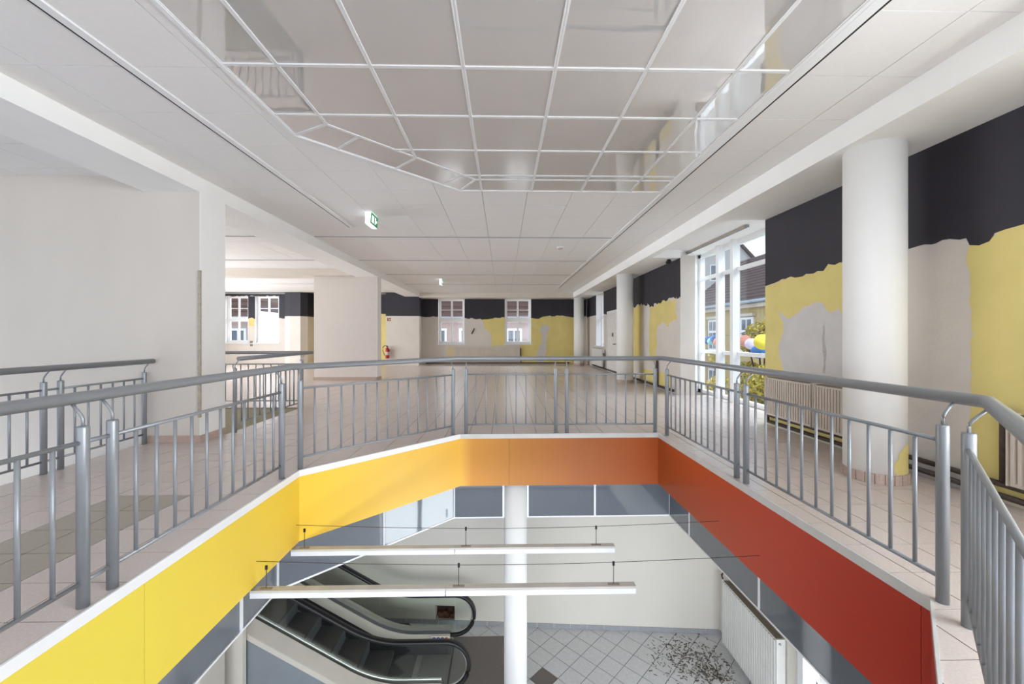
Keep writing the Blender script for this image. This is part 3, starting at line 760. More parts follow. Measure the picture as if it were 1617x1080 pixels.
# lower back wall with its niche
def wp(s, z, off=0): p = WA + wd * s + wn * off; return Vector((p.x, p.y, z))
def wall_hit(px, py):
    d = ray(px, py); o2 = Vector((0, 0)); dd = Vector((d.x, d.y)); nw = Vector((wd.y, -wd.x)); t = (WA - o2).dot(nw) / dd.dot(nw); P = dd * t
    return (P - WA).dot(wd), HC + d.z * t
nA = wall_hit(686.5, 956); nB = wall_hit(718, 983.5)
n0, n1, nz0, nz1 = nA[0], nB[0], nB[1], nA[1]
WEND = (WBp - WA).length
b = MB()
def wbox(b, s0, s1, z0, z1, o0, o1):
    q = [wp(s0, 0, o0), wp(s1, 0, o0), wp(s1, 0, o1), wp(s0, 0, o1)]; q = [(v.x, v.y) for v in q]
    if area(q) < 0: q = q[::-1]
    b.prism(q, z0, z1); return b
for a in ((-8.5, n0, LOW, ZB), (n1, WEND + .2, LOW, ZB), (n0, n1, LOW, nz0), (n0, n1, nz1, ZB)): wbox(b, *a, -.25, 0)
wl = struct(b.build('wall_lower_back', mat('pale_grey_plaster', (224, 219, 209), .85, var=.02, scale=1.5)), 'pale plaster wall of the lower hall with a dark niche')
nb = MB(); wbox(nb, n0, n1, nz0, nz1, -.24, -.2); nb.build('niche_back', mat('rusty_brick', (104, 80, 68), .9, var=.5, scale=18), wl)
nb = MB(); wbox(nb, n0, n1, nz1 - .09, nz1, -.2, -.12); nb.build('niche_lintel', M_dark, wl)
for k in range(5):
    nb = MB(); s = n0 + (n1 - n0) * random.uniform(.1, .75); wbox(nb, s, s + .07, nz0, nz0 + random.uniform(.05, .13), -.2, -.12); nb.build('rubble_brick', mat('rubble', (140, 92, 72), .9, var=.4, scale=30), wl)
sk = -3.0
while sk < WEND - .02:
    e_ = min(sk + .306, WEND - .01); nb = MB(); wbox(nb, sk + .004, e_ - .004, LOW, LOW + .082, 0, .012); nb.build('skirting_tile', M_lskirt, wl); sk += .306
# stained strip at the wall end
wr = wall_x('wall_lower_right', 3.90, 4.15, -3.5, 7.6, LOW, ZB, [(3.2, 5.30, LOW + .02, -1.75)], mat('pale_grey_plaster', (224, 219, 209)), 'pale right wall of the lower hall behind the white radiator')
MB().box(3.888, 3.9, 5.32, 7.29, LOW, LOW + .075).build('skirting', M_lskirt, wr)
struct(MB().box(-9, -3.53, 5.62, 5.70, LOW, ZB).build('wall_lower_left', mat('pale_grey_plaster', (224, 219, 209))), 'white wall panel beside the escalator cladding')
d1 = struct(empty('door_1'), 'white framed glass door in the lower right wall')
f = MB(); f.box(3.86, 3.98, 5.2, 5.30, LOW, -1.75); f.box(3.86, 3.98, 3.2, 3.3, LOW, -1.75); f.box(3.86, 3.98, 3.3, 5.2, -1.85, -1.75); f.box(3.9, 3.96, 4.2, 4.3, LOW, -1.85); f.build('door_frame', M_metalwhite, d1)
MB().box(3.925, 3.931, 3.3, 4.2, LOW + .05, -1.85).build('pane', G_pane, d1); MB().box(3.925, 3.931, 4.3, 5.2, LOW + .05, -1.85).build('pane', G_pane, d1)
MB().box(3.82, 3.86, 4.9, 4.93, LOW + .95, LOW + 1.15).build('door_handle', M_steel, d1)

# ------------------------------------------------------------------ radiators
def radiator_x(label, X, y0, y1, z0, z1, m, depth=.11, group=None, grille=True, name='radiator', pitch=.042):
    """panel radiator on a wall facing -X; front face at X"""
    o = empty(name, (0, 0, 0), label, 'radiator', group)
    MB().box(X + .022, X + depth, y0, y1, z0, z1 - .012).build('body', m, o)
    n = int((y1 - y0 - .02) / pitch); me = MB().extr([(X + .022, -pitch*.34, z0 + .03), (X, -pitch*.24, z0 + .03), (X, pitch*.24, z0 + .03), (X + .022, pitch*.34, z0 + .03)], (0, 0, z1 - z0 - .06)).mesh('fin', m)
    for k in range(n): inst('fin', me, (0, y0 + .01 + (k + .5) * (y1 - y0 - .02) / n, 0), o)
    if grille: MB().box(X + .02, X + depth - .012, y0 + .03, y1 - .03, z1 - .012, z1 - .004).build('top_grille', mat('dusty_grille', (120, 110, 96), .8, var=.2, scale=60), o)
    MB().box(X + .006, X + depth, y0 - .012, y0, z0, z1).build('end_cap', m, o); MB().box(X + .006, X + depth, y1, y1 + .012, z0, z1).build('end_cap', m, o)
    return o
radiator_x('greige ribbed radiator next to the bay window', 3.68, 4.86, 5.70, .17, .70, M_rad, group='upper ribbed radiators')
radiator_x('greige ribbed radiator half hidden behind the thick column', 3.68, 4.02, 4.80, .17, .70, M_rad, group='upper ribbed radiators')
radiator_x('greige ribbed radiator at the yellow wall past the dark pipe', 3.68, 1.5, 2.92, .17, .70, M_rad, group='upper ribbed radiators')
rl = radiator_x('tall white ribbed radiator on the lower hall right wall', 3.75, 5.57, 6.96, -4.0, -2.91, M_radwhite, depth=.13, pitch=.055)
MB().tube([(3.80, 5.556, -2.97), (3.80, 5.545, -2.97)], .016, 14).build('vent_plug', M_steel, rl, True)
MB().tube([(3.78, 6.97, -2.93), (3.77, 7.0, -2.86), (3.80, 7.02, -2.84)], .014, 10).build('valve', M_pipe, rl, True)
rf = radiator_x('white flat radiator under the far right window', 3.66, 15.2, 16.9, .12, .80, M_radwhite, pitch=.08)
MB().tube([(3.72, 15.1, .095), (3.72, 15.1, .62), (3.72, 15.19, .62)], .02, 8).build('valve_pipe', M_pipe, rf, True)
rb = empty('radiator', (0, 0, 0), 'long greige ribbed radiator under the back wall windows', 'radiator')
bx0, bx1 = onY(718, 0, YB).x, onY(821, 0, YB).x
MB().box(bx0, bx1, YB - .12, YB - .02, .14, .80).build('body', M_rad, rb)
me = MB().extr([(-.022, YB - .12, .17), (-.012, YB - .132, .17), (.012, YB - .132, .17), (.022, YB - .12, .17)], (0, 0, .60)).mesh('fin', M_rad)
nf = int((bx1 - bx0) / .06)
for k in range(nf): inst('fin', me, (bx0 + (k + .5) * (bx1 - bx0) / nf, 0, 0), rb)
MB().tube([(bx1 + .04, YB - .07, .09), (bx1 + .04, YB - .07, .70), (bx1, YB - .07, .70)], .018, 8).build('valve_pipe', M_pipe, rb, True)
# heating pipes along the walls
def pipe(label, pts, r=.022): 
    tag(MB().tube(pts, r, 10).build('heating_pipe', M_pipe, None, True), label, 'pipe', 'heating pipes along the skirting')
pipe('upper brown heating pipe along the foot of the yellow painted right wall', [(3.755, 1.2, .150), (3.755, 5.70, .150)])
pipe('lower brown heating pipe along the foot of the yellow painted right wall', [(3.755, 1.2, .062), (3.755, 5.74, .062), (3.755, 5.74, .17)])
pipe('brown heating pipe on the floor edge past the bay window', [(3.755, 9.0, .06), (3.755, 17.2, .06)], .03)
pipe('brown heating pipe along the foot of the back wall', [(-3.5, YB - .06, .06), (3.0, YB - .06, .06)], .025)
pipe('black upright pipe beside the near radiator at the yellow wall', [(3.74, 2.985, .176), (3.74, 2.985, .74)], .024)
pipe('brown upright pipe on the right wall behind the second round column', [(3.755, 9.95, .06), (3.755, 9.95, .78)], .03)

# ------------------------------------------------------------------ escalator
esc = empty('escalator', (-1, 6.5, LOW), 'escalator with glass balustrades and black handrails rising from the lower floor', 'escalator'); esc.location = (0, 0, 0)
TAN = math.tan(math.radians(30)); XBN = -1.86; WR = .38
def rise(x):
    u = XBN - x
    return 0 if u < -WR else (TAN * (u + WR) ** 2 / (4 * WR) if u < WR else TAN * u)
def zz(x, h): return LOW + rise(x) + h
XEND = -6.0
xs_prof = [XEND, -5, -4, -3.2, -2.6] + [-2.4 + .1 * k for k in range(0, 16)]
HRH = .95; NR = .335; NX = -.83
def rail_path(y, inset=0.0):
    pts = [(x, y, zz(x, HRH) - inset) for x in xs_prof if x < NX - .02]
    cz = LOW + HRH - NR
    for k in range(0, 17):
        a = math.pi / 2 - math.pi * k / 16; r = NR - inset
        pts.append((NX + r * math.cos(a), y, cz + r * math.sin(a)))
    pts.append((NX - .25, y, cz - (NR - inset)))
    return pts
prof_hr = [(.046, -.018), (.046, .014), (.030, .028), (-.030, .028), (-.046, .014), (-.046, -.018), (-.024, -.026), (.024, -.026)]
for y, inn, lab in ((5.94, 1, 'near glass balustrade with black handrail'), (7.02, -1, 'far glass balustrade with black handrail against the wall')):
    bal = empty('balustrade', (0, 0, 0)); bal.parent = esc; bal['label'] = lab
    MB().sweep(rail_path(y), prof_hr, up=None).build('handrail', M_rubber, bal, True)
    MB().tube(rail_path(y, .040), .011, 8).build('rail_trim', M_steel, bal, True)
    # glass sheet in pieces
    cut = [XEND, -4.6, -3.35, -2.1, NX + .005]
    for a, c in zip(cut, cut[1:]):
        n = 12; top = [(a + .004 + (c - a - .008) * k / n) for k in range(n + 1)]
        pts = [(x, y - .006, zz(x, .20)) for x in top] + [(x, y - .006, zz(x, HRH - .04)) for x in reversed(top)]
        MB().extr(pts, (0, .012, 0)).build('glass_pane', G_esc, bal)
    cz = LOW + HRH - NR; r = NR - .04
    pts = [(NX + .008, y - .006, cz - r)] + [(NX + .008 + r * math.sin(math.pi * k / 14), y - .006, cz - r * math.cos(math.pi * k / 14)) for k in range(1, 14)] + [(NX + .008, y - .006, cz + r)]
    MB().extr(pts, (0, .012, 0)).build('glass_pane', G_esc, bal)
    # decks: inner skirting, black strip, outer deck
    def strip(name, y0, h0, y1, h1, m, x1=-.90, th=.012):
        X = [x for x in xs_prof if x < x1 - .01] + [x1]; q = MB()
        for k in range(len(X) - 1):
            a, c = X[k], X[k+1]
            q.quad((a, y0, zz(a, h0)), (c, y0, zz(c, h0)), (c, y1, zz(c, h1)), (a, y1, zz(a, h1)))
        o = q.build(name, m, bal); md = o.modifiers.new('thickness', 'SOLIDIFY'); md.thickness = th; md.offset = 0; return o
    yi = y + inn * .09
    strip('lower_skirt', yi, -.12, yi, .16, mat('dark_skirt', (60, 60, 62), .45, metal=.3))
    strip('inner_skirting', yi, .16, yi - inn * .01, .34, M_cream)
    strip('brush_strip', yi - inn * .012, .34, yi - inn * .03, .38, M_rubber)
    strip('inner_deck', yi - inn * .03, .38, y + inn * .012, .40, M_steel)
    strip('outer_deck', y - inn * .012, .36, y - inn * .20, .28, mat('olive_enamel', (186, 184, 170), .45) if inn < 0 else M_cream)
    strip('deck_edge', y - inn * .20, .28, y - inn * .202, .20, M_cream)
MB().box(-1.21, -.91, 6.905, 6.915, LOW + .235, LOW + .335).build('sticker_plate', mat('sticker_white', (236, 226, 212), .4), esc)
for k, c in enumerate(((40, 84, 160), (40, 84, 160), (40, 84, 160), (214, 92, 60))):
    cx_ = -1.165 + .07 * k; MB().tube([(cx_, 6.904, LOW + .285), (cx_, 6.900, LOW + .285)], .029, 18).build('pictogram', mat('pictogram_%d' % k, c, .4, var=.01), esc)
    if k < 3: MB().box(cx_ - .006, cx_ + .006, 6.896, 6.901, LOW + .268, LOW + .302).build('pictogram_figure', mat('sticker_white', (236, 226, 212)), esc)
    else: MB().extr([(cx_ - .02, 6.899, LOW + .269), (cx_ - .014, 6.899, LOW + .265), (cx_ + .02, 6.899, LOW + .301), (cx_ + .014, 6.899, LOW + .305)], (0, .002, 0)).build('pictogram_figure', mat('sticker_white', (236, 226, 212)), esc)
x = -1.44; k = 0
while x > XEND + .3:
    zt = LOW + .012 + (rise(x - .2) if rise(x - .2) < .02 else rise(x) * 1.0)
    zt = LOW + .012 + rise(x - .12)
    st = MB().box(x - .40, x, 6.045, 6.915, zt - .035, zt).build('step', M_step, esc)
    MB().box(x - .02, x + .002, 6.045, 6.915, zt - .23, zt - .036).build('riser', mat('step_riser', (128, 134, 140), .45, metal=.3, var=.08, scale=30, stretch=(1, 14, 1)), st)
    x -= .40; k += 1
MB().box(-1.44, -.88, 6.045, 6.915, LOW - .01, LOW + .010).build('comb_plate', mat('comb_aluminium', (120, 120, 114), .4, metal=.3, var=.08, scale=40), esc)
MB().box(-1.44, -1.36, 6.06, 6.90, LOW + .010, LOW + .018).build('comb_strip', mat('comb_strip', (150, 150, 146), .4, metal=.3), esc)
MB().box(-.88, .02, 5.75, 7.33, LOW - .012, LOW + .006).build('floor_plate', M_plate, esc)
MB().box(-.87, -.845, 5.8, 7.2, LOW + .006, LOW + .010).build('plate_seam', M_dark, esc)
# cladding panels below the near outer deck
cut = [XEND, -4.75, -3.55, -2.35, -1.3]
for a, c in zip(cut, cut[1:]):
    n = 8; X = [a + .005 + (c - a - .01) * k / n for k in range(n + 1)]
    pts = [(X[0], 5.745, LOW), (X[-1], 5.745, LOW)] + [(x, 5.745, zz(x, .20)) for x in reversed(X)]
    MB().extr(pts, (0, .02, 0)).build('cladding_panel', M_clad, esc)

# dirt on the lower floor corner
random.seed(5); b = MB()
for k in range(650):
    cxy = Vector((random.gauss(3.12, .30), random.gauss(6.72, .26)))
    if cxy.x > 3.68 or (cxy - WA).dot(wn) < .05: continue
    if random.random() < .25: cxy = Vector((random.gauss(3.35, .12), random.gauss(6.45, .1)))
    a = random.uniform(0, math.pi); L = random.uniform(.006, .032); d = Vector((math.cos(a), math.sin(a))) * L; n = Vector((-d.y, d.x)).normalized() * random.uniform(.002, .006)
    q = [cxy - d - n, cxy + d - n * .3, cxy + d + n * .3, cxy - d + n]
    b.prism([tuple(v) for v in q], LOW + .0005, LOW + random.uniform(.003, .012))
tag(b.build('dirt_debris', M_dirt), 'dark dry dirt and litter scattered on the lower floor corner', 'dirt', kind='stuff')

# ------------------------------------------------------------------ small fittings
def exit_sign(x, y, label, s=1.0):
    o = empty('exit_sign', (x, y, ZC), label, 'exit sign', 'emergency exit lights'); 
    MB().box(-.03*s, .03*s, -.17*s, .17*s, -.012, 0).build('mount', M_metalwhite, o)
    MB().extr([(-.045*s, -.17*s, -.19*s), (.028*s, -.17*s, -.19*s), (.045*s, -.17*s, -.012), (-.04*s, -.17*s, -.012)], (0, .34*s, 0)).build('housing', M_signwhite, o)
    f = MB().extr([(.032*s, -.165*s, -.178*s), (.032*s, .165*s, -.178*s), (.0475*s, .165*s, -.02), (.0475*s, -.165*s, -.02)], (.004, 0, 0)).build('sign_face', M_green, o)
    for a, c, z0, z1 in ((-.13, -.02, -.155, -.05), (.02, .07, -.15, -.05), (.09, .13, -.12, -.08)):
        xf = lambda z: (.0525 + (z + .02) * .1) * s
        MB().quad((xf(z0), a*s, z0*s), (xf(z0), c*s, z0*s), (xf(z1), c*s, z1*s), (xf(z1), a*s, z1*s)).build('pictogram', M_signwhite, f)
    return o
exit_sign(-2.05, 6.42, 'lit emergency exit sign with green panel on the white ceiling')
exit_sign(-2.07, 13.7, 'small lit emergency sign on the ceiling near the back wall')
o = empty('smoke_detector', (1.21, 8.72, ZC), 'small white round smoke detector on the ceiling', 'smoke detector')
MB().lathe([(.075, 0), (.075, -.018)], 24).build('base', M_metalwhite, o, True); MB().lathe([(.058, -.018), (.05, -.042), (.02, -.05)], 24).build('cap', mat('grey_plastic', (190, 188, 184), .5), o, True)
o = empty('bay_light', (0, 0, 0), 'slim linear light on the window bay ceiling', 'light')
MB().box(4.0, 4.06, 6.7, 9.0, 3.075, 3.115).build('housing', mat('pale_brown_metal', (196, 188, 176), .5), o); MB().box(4.008, 4.052, 6.72, 8.98, 3.068, 3.075).build('diffuser', M_slotgrey, o); MB().box(3.996, 4.064, 6.69, 6.705, 3.07, 3.115).build('end_cap', M_slotgrey, o)
o = empty('spotlight', (3.62, 8.9, ZS), 'small dark spotlight under the soffit past the bay window', 'spotlight')
MB().box(-.03, .03, -.03, .03, -.03, 0).build('mount', M_dark, o); MB().tube([(0, -.05, -.06), (0, .07, -.06)], .04, 14).build('head', M_dark, o, True)
# fire extinguisher and its sign
ex, ey = -4.98, 17.70
o = empty('fire_extinguisher', (ex, ey, .32), 'red fire extinguisher with black hose hanging on the wall pier', 'extinguisher')
MB().lathe([(.07, 0), (.082, .03), (.082, .37), (.06, .43), (.03, .46), (.03, .49)], 20).build('cylinder', M_red, o, True)
MB().box(-.02, .02, -.08, .03, .49, .53).build('valve', M_dark, o); MB().box(-.01, .01, -.12, -.02, .53, .55).build('handle', M_dark, o)
MB().tube([(0, -.02, .52), (-.10, -.03, .55), (-.18, -.04, .48), (-.19, -.04, .34), (-.13, -.05, .20), (-.09, -.06, .12)], .013, 8).build('hose', M_dark, o, True)
MB().lathe([(.0835, .14), (.0835, .28)], 20, cap=False).build('label_band', mat('extinguisher_label', (206, 190, 186), .5), o)
MB().box(-.05, .05, .075, .15, .30, .40).build('wall_bracket', M_dark, o)
o = empty('safety_sign', (-4.95, 17.845, 1.90), 'small white and red fire safety sign above the extinguisher', 'sign')
MB().box(-.09, .09, -.004, 0, 0, .19).build('plate', mat('sticker_white', (236, 226, 212)), o)
MB().box(-.075, -.015, -.007, -.004, .02, .165).build('pictogram', mat('dark_red', (120, 30, 34), .5), o); MB().box(.01, .075, -.007, -.004, .02, .075).build('pictogram', mat('dark_red', (120, 30, 34)), o); MB().box(.01, .075, -.007, -.004, .10, .165).build('pictogram', mat('dark_red', (120, 30, 34)), o)
q = onY(747, 523, YB)
o = empty('cable_stub', tuple(q), 'short black slanted cable stub on the back wall between windows', 'cable')
MB().tube([(-.06, -.01, -.12), (-.03, -.04, -.06), (.04, -.04, .09), (.06, -.01, .12)], .022, 8).build('cable', M_dark, o, True)
q = onX(1022, 470, XW)
# door in the far right wall
d2 = struct(empty('door_2'), 'white door with handle in the far right wall')
MB().box(3.775, 3.80, 13.55, 14.75, 0, 2.08).build('leaf', mat('white_door_paint', (230, 226, 222), .5), d2)
f = MB(); f.box(3.76, 3.80, 14.75, 14.83, 0, 2.16); f.box(3.76, 3.80, 13.47, 13.55, 0, 2.16); f.box(3.76, 3.80, 13.55, 14.75, 2.08, 2.16); f.build('door_frame', M_metalwhite, d2)
MB().tube([(3.775, 13.68, 1.0), (3.71, 13.68, 1.0), (3.71, 13.82, 1.0)], .012, 8).build('door_handle', M_dark, d2, True)
o = empty('wall_switch', (3.80, 13.9, 1.28), 'small dark wall switch above the door handle', 'switch')
o.location = (3.775, 14.05, 1.32); MB().box(-.02, 0, -.05, .05, -.07, .07).build('plate', M_slotgrey, o); MB().box(-.028, -.02, -.03, .03, -.04, .04).build('rocker', M_dark, o)
# two small holes / sockets in side bay
for px_, py_, lb in ((397, 540, 'upper small black socket on the side bay back wall'), (397, 545, 'lower small black socket on the side bay back wall')):
    q = onY(px_, py_, YB); o = empty('wall_socket', tuple(q), lb, 'socket'); MB().box(-.05, .05, -.012, 0, -.04, .04).build('plate', M_dark, o); MB().box(-.03, .03, -.018, -.012, -.02, .02).build('insert', M_slotgrey, o)

# ------------------------------------------------------------------ outdoors
M_roof = mat('brown_roof_tile', (88, 70, 66), .8, var=.25, scale=14, stretch=(1, 2.5, 6))
M_brick = mat('red_brown_roof', (90, 62, 54), .85, var=.35, scale=20)
M_fy = mat('yellow_facade', (190, 170, 122), .9, var=.04)
M_fp = mat('pink_facade', (190, 168, 162), .9, var=.03)
M_pale = mat('pale_facade', (188, 184, 180), .9, var=.02)
M_gut = mat('zinc_gutter', (176, 188, 200), .4, metal=.3)
M_wdark = mat('dark_window_glass', (96, 104, 116), .1)
struct(MB().box(4.9, 90, -60, 120, LOW - .3, LOW - .05).build('ground', mat('grey_paving', (196, 194, 190), .9, var=.08)), 'grey street paving outside the windows')
def house_x(label, X, y0, y1, ze, XR_, zr, mf, mr, wins=()):
    o = empty('house', (X, y0, LOW), label, 'building'); o.location = (0, 0, 0)
    MB().box(X, 2*XR_ - X, y0, y1, LOW - .05, ze).build('wall', mf, o)
    n = 16; rf = []
    for k in range(n):                                     # courses of the roof slope, each lapping the next
        t0, t1 = k / n, (k + 1) / n
        xa_, xb_ = X - .35 + (XR_ - X + .35) * t0, X - .35 + (XR_ - X + .35) * t1; za, zb = ze + (zr - ze) * t0, ze + (zr - ze) * t1
        MB().extr([(xa_, y0 - .2, za), (xb_, y0 - .2, zb), (xb_, y0 - .2, zb + .05), (xa_, y0 - .2, za + .11)], (0, y1 - y0 + .4, 0)).build('roof_course', mr, o)
    MB().extr([(XR_, y0 - .2, zr), (2*XR_ - X, y0 - .2, ze), (2*XR_ - X, y0 - .2, ze - .1), (XR_, y0 - .2, zr - .1)], (0, y1 - y0 + .4, 0)).build('roof_back', mr, o)
    g = [(XR_ + .01, zr), (X, ze), (2*XR_ - X, ze)]
    for y in (y0, y1 - .05): MB().extr([(g[0][0], y, g[0][1] - .05), (g[1][0], y, g[1][1]), (g[2][0], y, g[2][1])], (0, .05, 0)).build('gable', mf, o)
    MB().tube([(X - .42, y0 - .2, ze + .02), (X - .42, y1 + .2, ze + .02)], .11, 10).build('gutter', M_gut, o, True)
    MB().box(X - .3, X, y0, y1, ze - .35, ze - .1).build('cornice', mat('cornice', (206, 196, 178), .8), o)
    for y, z, w_, h in wins:
        wd_ = MB().box(X - .10, X + .02, y - w_/2 - .12, y + w_/2 + .12, z - .12, z + h + .12).build('window', M_metalwhite, o)
        for a in (-1, 1):
            for zq, hq in ((z, h * .6), (z + h * .64, h * .36)):
                MB().box(X - .115, X - .10, y + a * w_/4 - w_*.19, y + a * w_/4 + w_*.19, zq + .04, zq + hq - .04).build('pane', M_wdark, wd_)
        MB().box(X - .2, X, y - w_/2 - .25, y + w_/2 + .25, z + h + .16, z + h + .36).build('lintel', mat('cornice', (206, 196, 178)), wd_)
    return o
wins = [(y, z, 1.15, 2.1) for y in (14.0, 18.2, 22.4, 26.5, 30.8, 35.0) for z in (.3, -3.4)]
house_x('yellow house with dark brown tiled roof across the street', 16.0, 9.0, 35.6, 3.45, 21.0, 7.85, M_fy, M_roof, wins)
sk_ = MB().extr([(18.2, 24.4, 5.65), (18.9, 24.4, 6.25), (18.9, 24.4, 6.40), (18.2, 24.4, 5.80)], (0, .8, 0))
hy = [o for o in bpy.data.objects if o.name.startswith('house')][0]
sk_.build('skylight', mat('skylight_frame', (206, 200, 190), .4), hy)
ph = empty('house', (20.7, 45, LOW), 'tall pale gabled house behind the yellow house', 'building'); ph.location = (0, 0, 0)
MB().extr([(13.9, 45, LOW), (27.5, 45, LOW), (27.5, 45, 10.0), (20.7, 45, 17.2), (13.9, 45, 10.0)], (0, 14, 0)).build('wall', M_pale, ph)
MB().extr([(28.0, 44.7, 9.5), (28.1, 44.7, 9.75), (20.7, 44.7, 17.55), (20.7, 44.7, 17.2)], (0, 14.6, 0)).build('roof_slope', M_roof, ph)
MB().extr([(13.4, 44.7, 9.5), (20.7, 44.7, 17.2), (20.7, 44.7, 17.55), (13.3, 44.7, 9.75)], (0, 14.6, 0)).build('roof_slope', M_roof, ph)
for x in (16.5, 20.0, 23.5):
    wd_ = MB().box(x - .6, x + .6, 44.9, 45.02, 7.4, 9.2).build('window', M_metalwhite, ph); MB().box(x - .5, x + .5, 44.88, 44.9, 7.5, 9.1).build('pane', M_wdark, wd_)
def house_y(label, Y, x0, x1, ze, YR, zr, mf, mr, wins):
    o = empty('house', (0, 0, 0), label, 'building')
    MB().box(x0, x1, Y, 2*YR - Y, LOW - .05, ze).build('wall', mf, o)
    n = 12
    for k in range(n):
        t0, t1 = k / n, (k + 1) / n; a, c = Y - .3 + (YR - Y + .3) * t0, Y - .3 + (YR - Y + .3) * t1; za, zb = ze + (zr - ze) * t0, ze + (zr - ze) * t1
        MB().extr([(x0 - .2, a, za), (x0 - .2, c, zb), (x0 - .2, c, zb + .06), (x0 - .2, a, za + .16)], (x1 - x0 + .4, 0, 0)).build('roof_course', mr, o)
    MB().box(x0, x1, YR, 2*YR - Y, ze - .1, ze).build('roof_back', mr, o)
    MB().tube([(x0 - .2, Y - .4, ze + .02), (x1 + .2, Y - .4, ze + .02)], .12, 10).build('gutter', M_gut, o, True)
    MB().box(x0, x1, Y - .25, Y, ze - .32, ze - .08).build('cornice', mat('cornice_pink', (186, 164, 158), .8), o)
    for x, z, w_, h in wins:
        wd_ = MB().box(x - w_/2 - .12, x + w_/2 + .12, Y - .08, Y + .02, z - .12, z + h + .12).build('window', M_metalwhite, o)
        for a in (-1, 1): MB().box(x + a * w_/4 - w_*.2, x + a * w_/4 + w_*.2, Y - .095, Y - .08, z + .04, z + h - .04).build('pane', M_wdark, wd_)
    return o
struct(MB().box(-30, 4.8, YB + .5, 60, LOW - .3, LOW - .05).build('ground', mat('grey_paving', (196, 194, 190))), 'grey yard paving behind the back wall')
house_y('pink house with red brown tiled roof behind the back windows', 29.0, -26, 8, 2.5, 35.0, 7.4, M_fp, M_brick, [(x, z, .9, 1.35) for x in (-21.0, -18.5, -14.6, -10, -7, -4.55, -2.55, .75, 2.6, 5.2) for z in (.35, -3.4)])

# tree in front of the yellow house
random.seed(21)
M_bark = mat('tree_bark', (70, 58, 50), .9, var=.3, scale=20)
def leafmat(nm, c):
    m = mat(nm, c, .6, var=.2, scale=8); return m
ML = [leafmat('leaf_olive', (186, 172, 66)), leafmat('leaf_yellow', (214, 186, 72)), leafmat('leaf_green', (140, 144, 64))]
def tree(label, x, y, clusters, dens, trunk_top):
    o = empty('street_tree', (x, y, LOW - .05), label, 'tree')
    zb = LOW - .05
    MB().tube([(0, 0, 0), (.05, .03, 1.2), (-.03, .06, trunk_top - zb)], .10, 10).build('trunk', M_bark, o, True)
    bms = [MB(), MB(), MB()]
    for cx_, cy_, cz_, r in clusters:
        MB().tube([(-.02, .05, trunk_top - zb - .5), ((cx_-x)*.5, (cy_-y)*.5, (trunk_top + cz_) / 2 - zb), (cx_-x, cy_-y, cz_ - zb)], .03, 7).build('branch', M_bark, o, True)
        for k in range(int(dens * r * r)):
            v = Vector([random.gauss(0, 1) for _ in range(3)]).normalized() * (r * random.random() ** .4); v.z *= .62
            p = Vector((cx_ - x, cy_ - y, cz_ - zb)) + v
            a = Vector([random.uniform(-1, 1) for _ in range(3)]).normalized() * random.uniform(.05, .085); c = a.cross(Vector([random.uniform(-1, 1) for _ in range(3)])).normalized() * random.uniform(.022, .04)
            b_ = bms[0 if random.random() < .45 else (1 if random.random() < .62 else 2)]
            b_.ngon([p - a, p - a*.2 + c, p + a*.5 + c*.7, p + a, p + a*.5 - c*.7, p - a*.2 - c])
    for b_, m in zip(bms, ML): q = b_.build('foliage', m, o); q['kind'] = 'stuff'
    return o
def at(px, py, X): return onX(px, py, X)
cl = []
for px_, py_, X, r in ((1208, 525, 9.0, .62), (1198, 545, 9.2, .42), (1182, 545, 9.0, .42), (1192, 600, 8.8, .70), (1178, 612, 8.6, .55), (1208, 612, 8.5, .65), (1195, 640, 8.6, .60), (1212, 645, 8.4, .6), (1216, 590, 8.8, .5), (1224, 540, 9.3, .8), (1172, 580, 8.8, .3), (1230, 610, 8.5, .9), (1183, 580, 9, .35)):
    p = at(px_, py_, X); cl.append((p.x, p.y, p.z, r))
q = at(1206, 640, 8.8)
tree('autumn street tree with yellow green leaves outside the bay window', q.x, q.y, cl, 3200, -1.3)
cl = []
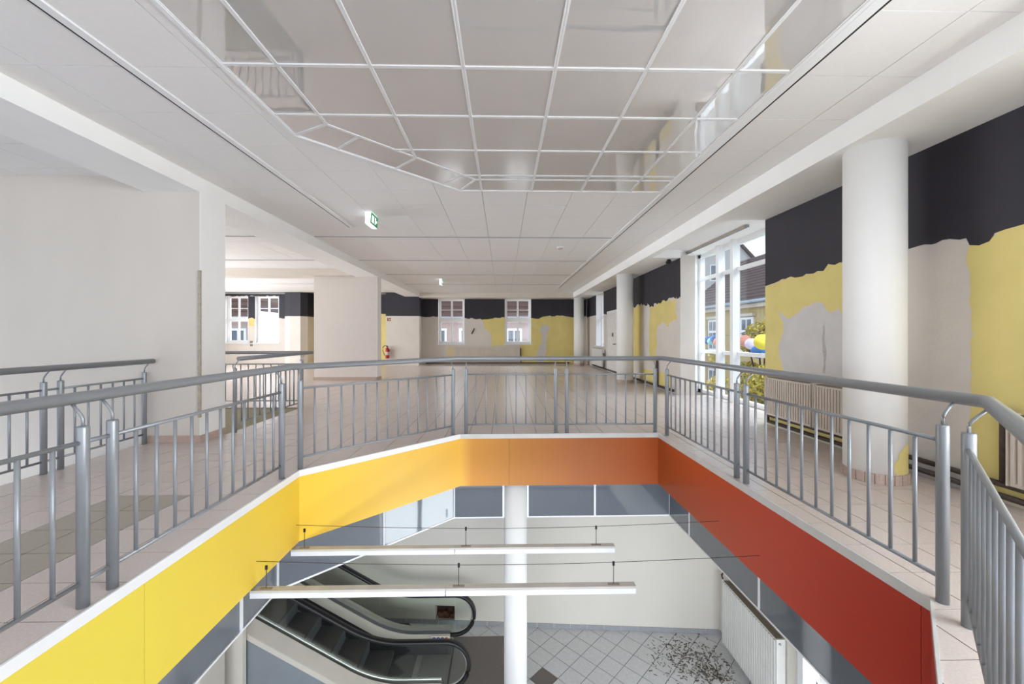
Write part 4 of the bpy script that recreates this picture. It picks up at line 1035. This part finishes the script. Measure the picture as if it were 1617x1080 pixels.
for px_, py_, X, r in ((1132, 572, 10.5, .45), (1128, 560, 10.5, .3), (1128, 610, 10, .5), (1136, 600, 10.2, .4)):
    p = at(px_, py_, X); cl.append((p.x, p.y, p.z, r))
q = at(1131, 600, 10.2)
tree('smaller autumn street tree farther along the street', q.x, q.y, cl, 2000, -1.6)
# paper lanterns on their string
lan = [(1117, 537, .40, (58, 96, 150)), (1123, 539, .34, (126, 190, 186)), (1128, 535, .36, (58, 96, 160)), (1135, 540, .42, (222, 116, 84)), (1162, 541, .30, (236, 200, 90)), (1176, 538, .40, (214, 138, 118)), (1187, 543, .38, (216, 206, 226)), (1205, 540, .46, (236, 216, 70)), (1206, 555, .40, (54, 110, 180))]
LC = ['dark blue', 'pale teal', 'bright blue', 'orange', 'amber', 'salmon', 'lilac white', 'bright yellow', 'royal blue']
string = []
for (px_, py_, d, c), nm in zip(lan, LC):
    t = (1210 - px_) / 95.0; X = 6.8 + 2.8 * max(0, t)
    p = at(px_, py_, X)
    hang = .1
    if nm == 'royal blue':                      # hangs lower, on a longer hook, from the string between its two neighbours
        on = Vector(string[-1]).lerp(Vector(string[-2]), .38); p = Vector((on.x, on.y, .83)); hang = on.z - p.z - d*.47 + .012
    o = empty('paper_lantern', tuple(p), nm + ' round paper lantern hanging outside the bay window', 'lantern', 'paper lanterns on the string outside')
    pr = []
    for k in range(0, 25): th = -math.pi/2 + math.pi * k / 24; pr.append((max(.02, d/2 * math.cos(th) * (1.0 if k % 2 else .975)), d/2 * .92 * math.sin(th)))
    MB().lathe(pr, 20).build('shade', mat('paper_' + nm.replace(' ', '_'), c, .8, var=.03), o, True)
    MB().lathe([(.04, d*.46), (.04, d*.49)], 12).build('cap', M_dark, o)
    MB().tube([(0, 0, d*.47), (0, 0, d*.47 + hang)], .006, 6).build('hook', M_dark, o)
    if nm != 'royal blue': string.append((p.x, p.y, p.z + d*.47 + .1))
string.sort(key=lambda v: v[1])
string = [(4.60, 5.60, 2.5)] + string + [(16.02, 32.6, 2.9)]          # tied to this building's bay wall and to the yellow house
tag(MB().tube(string, .008, 6).build('lantern_string', M_dark), 'dark string carrying the paper lanterns across the street', 'string')
# low terrace rail and parasol outside
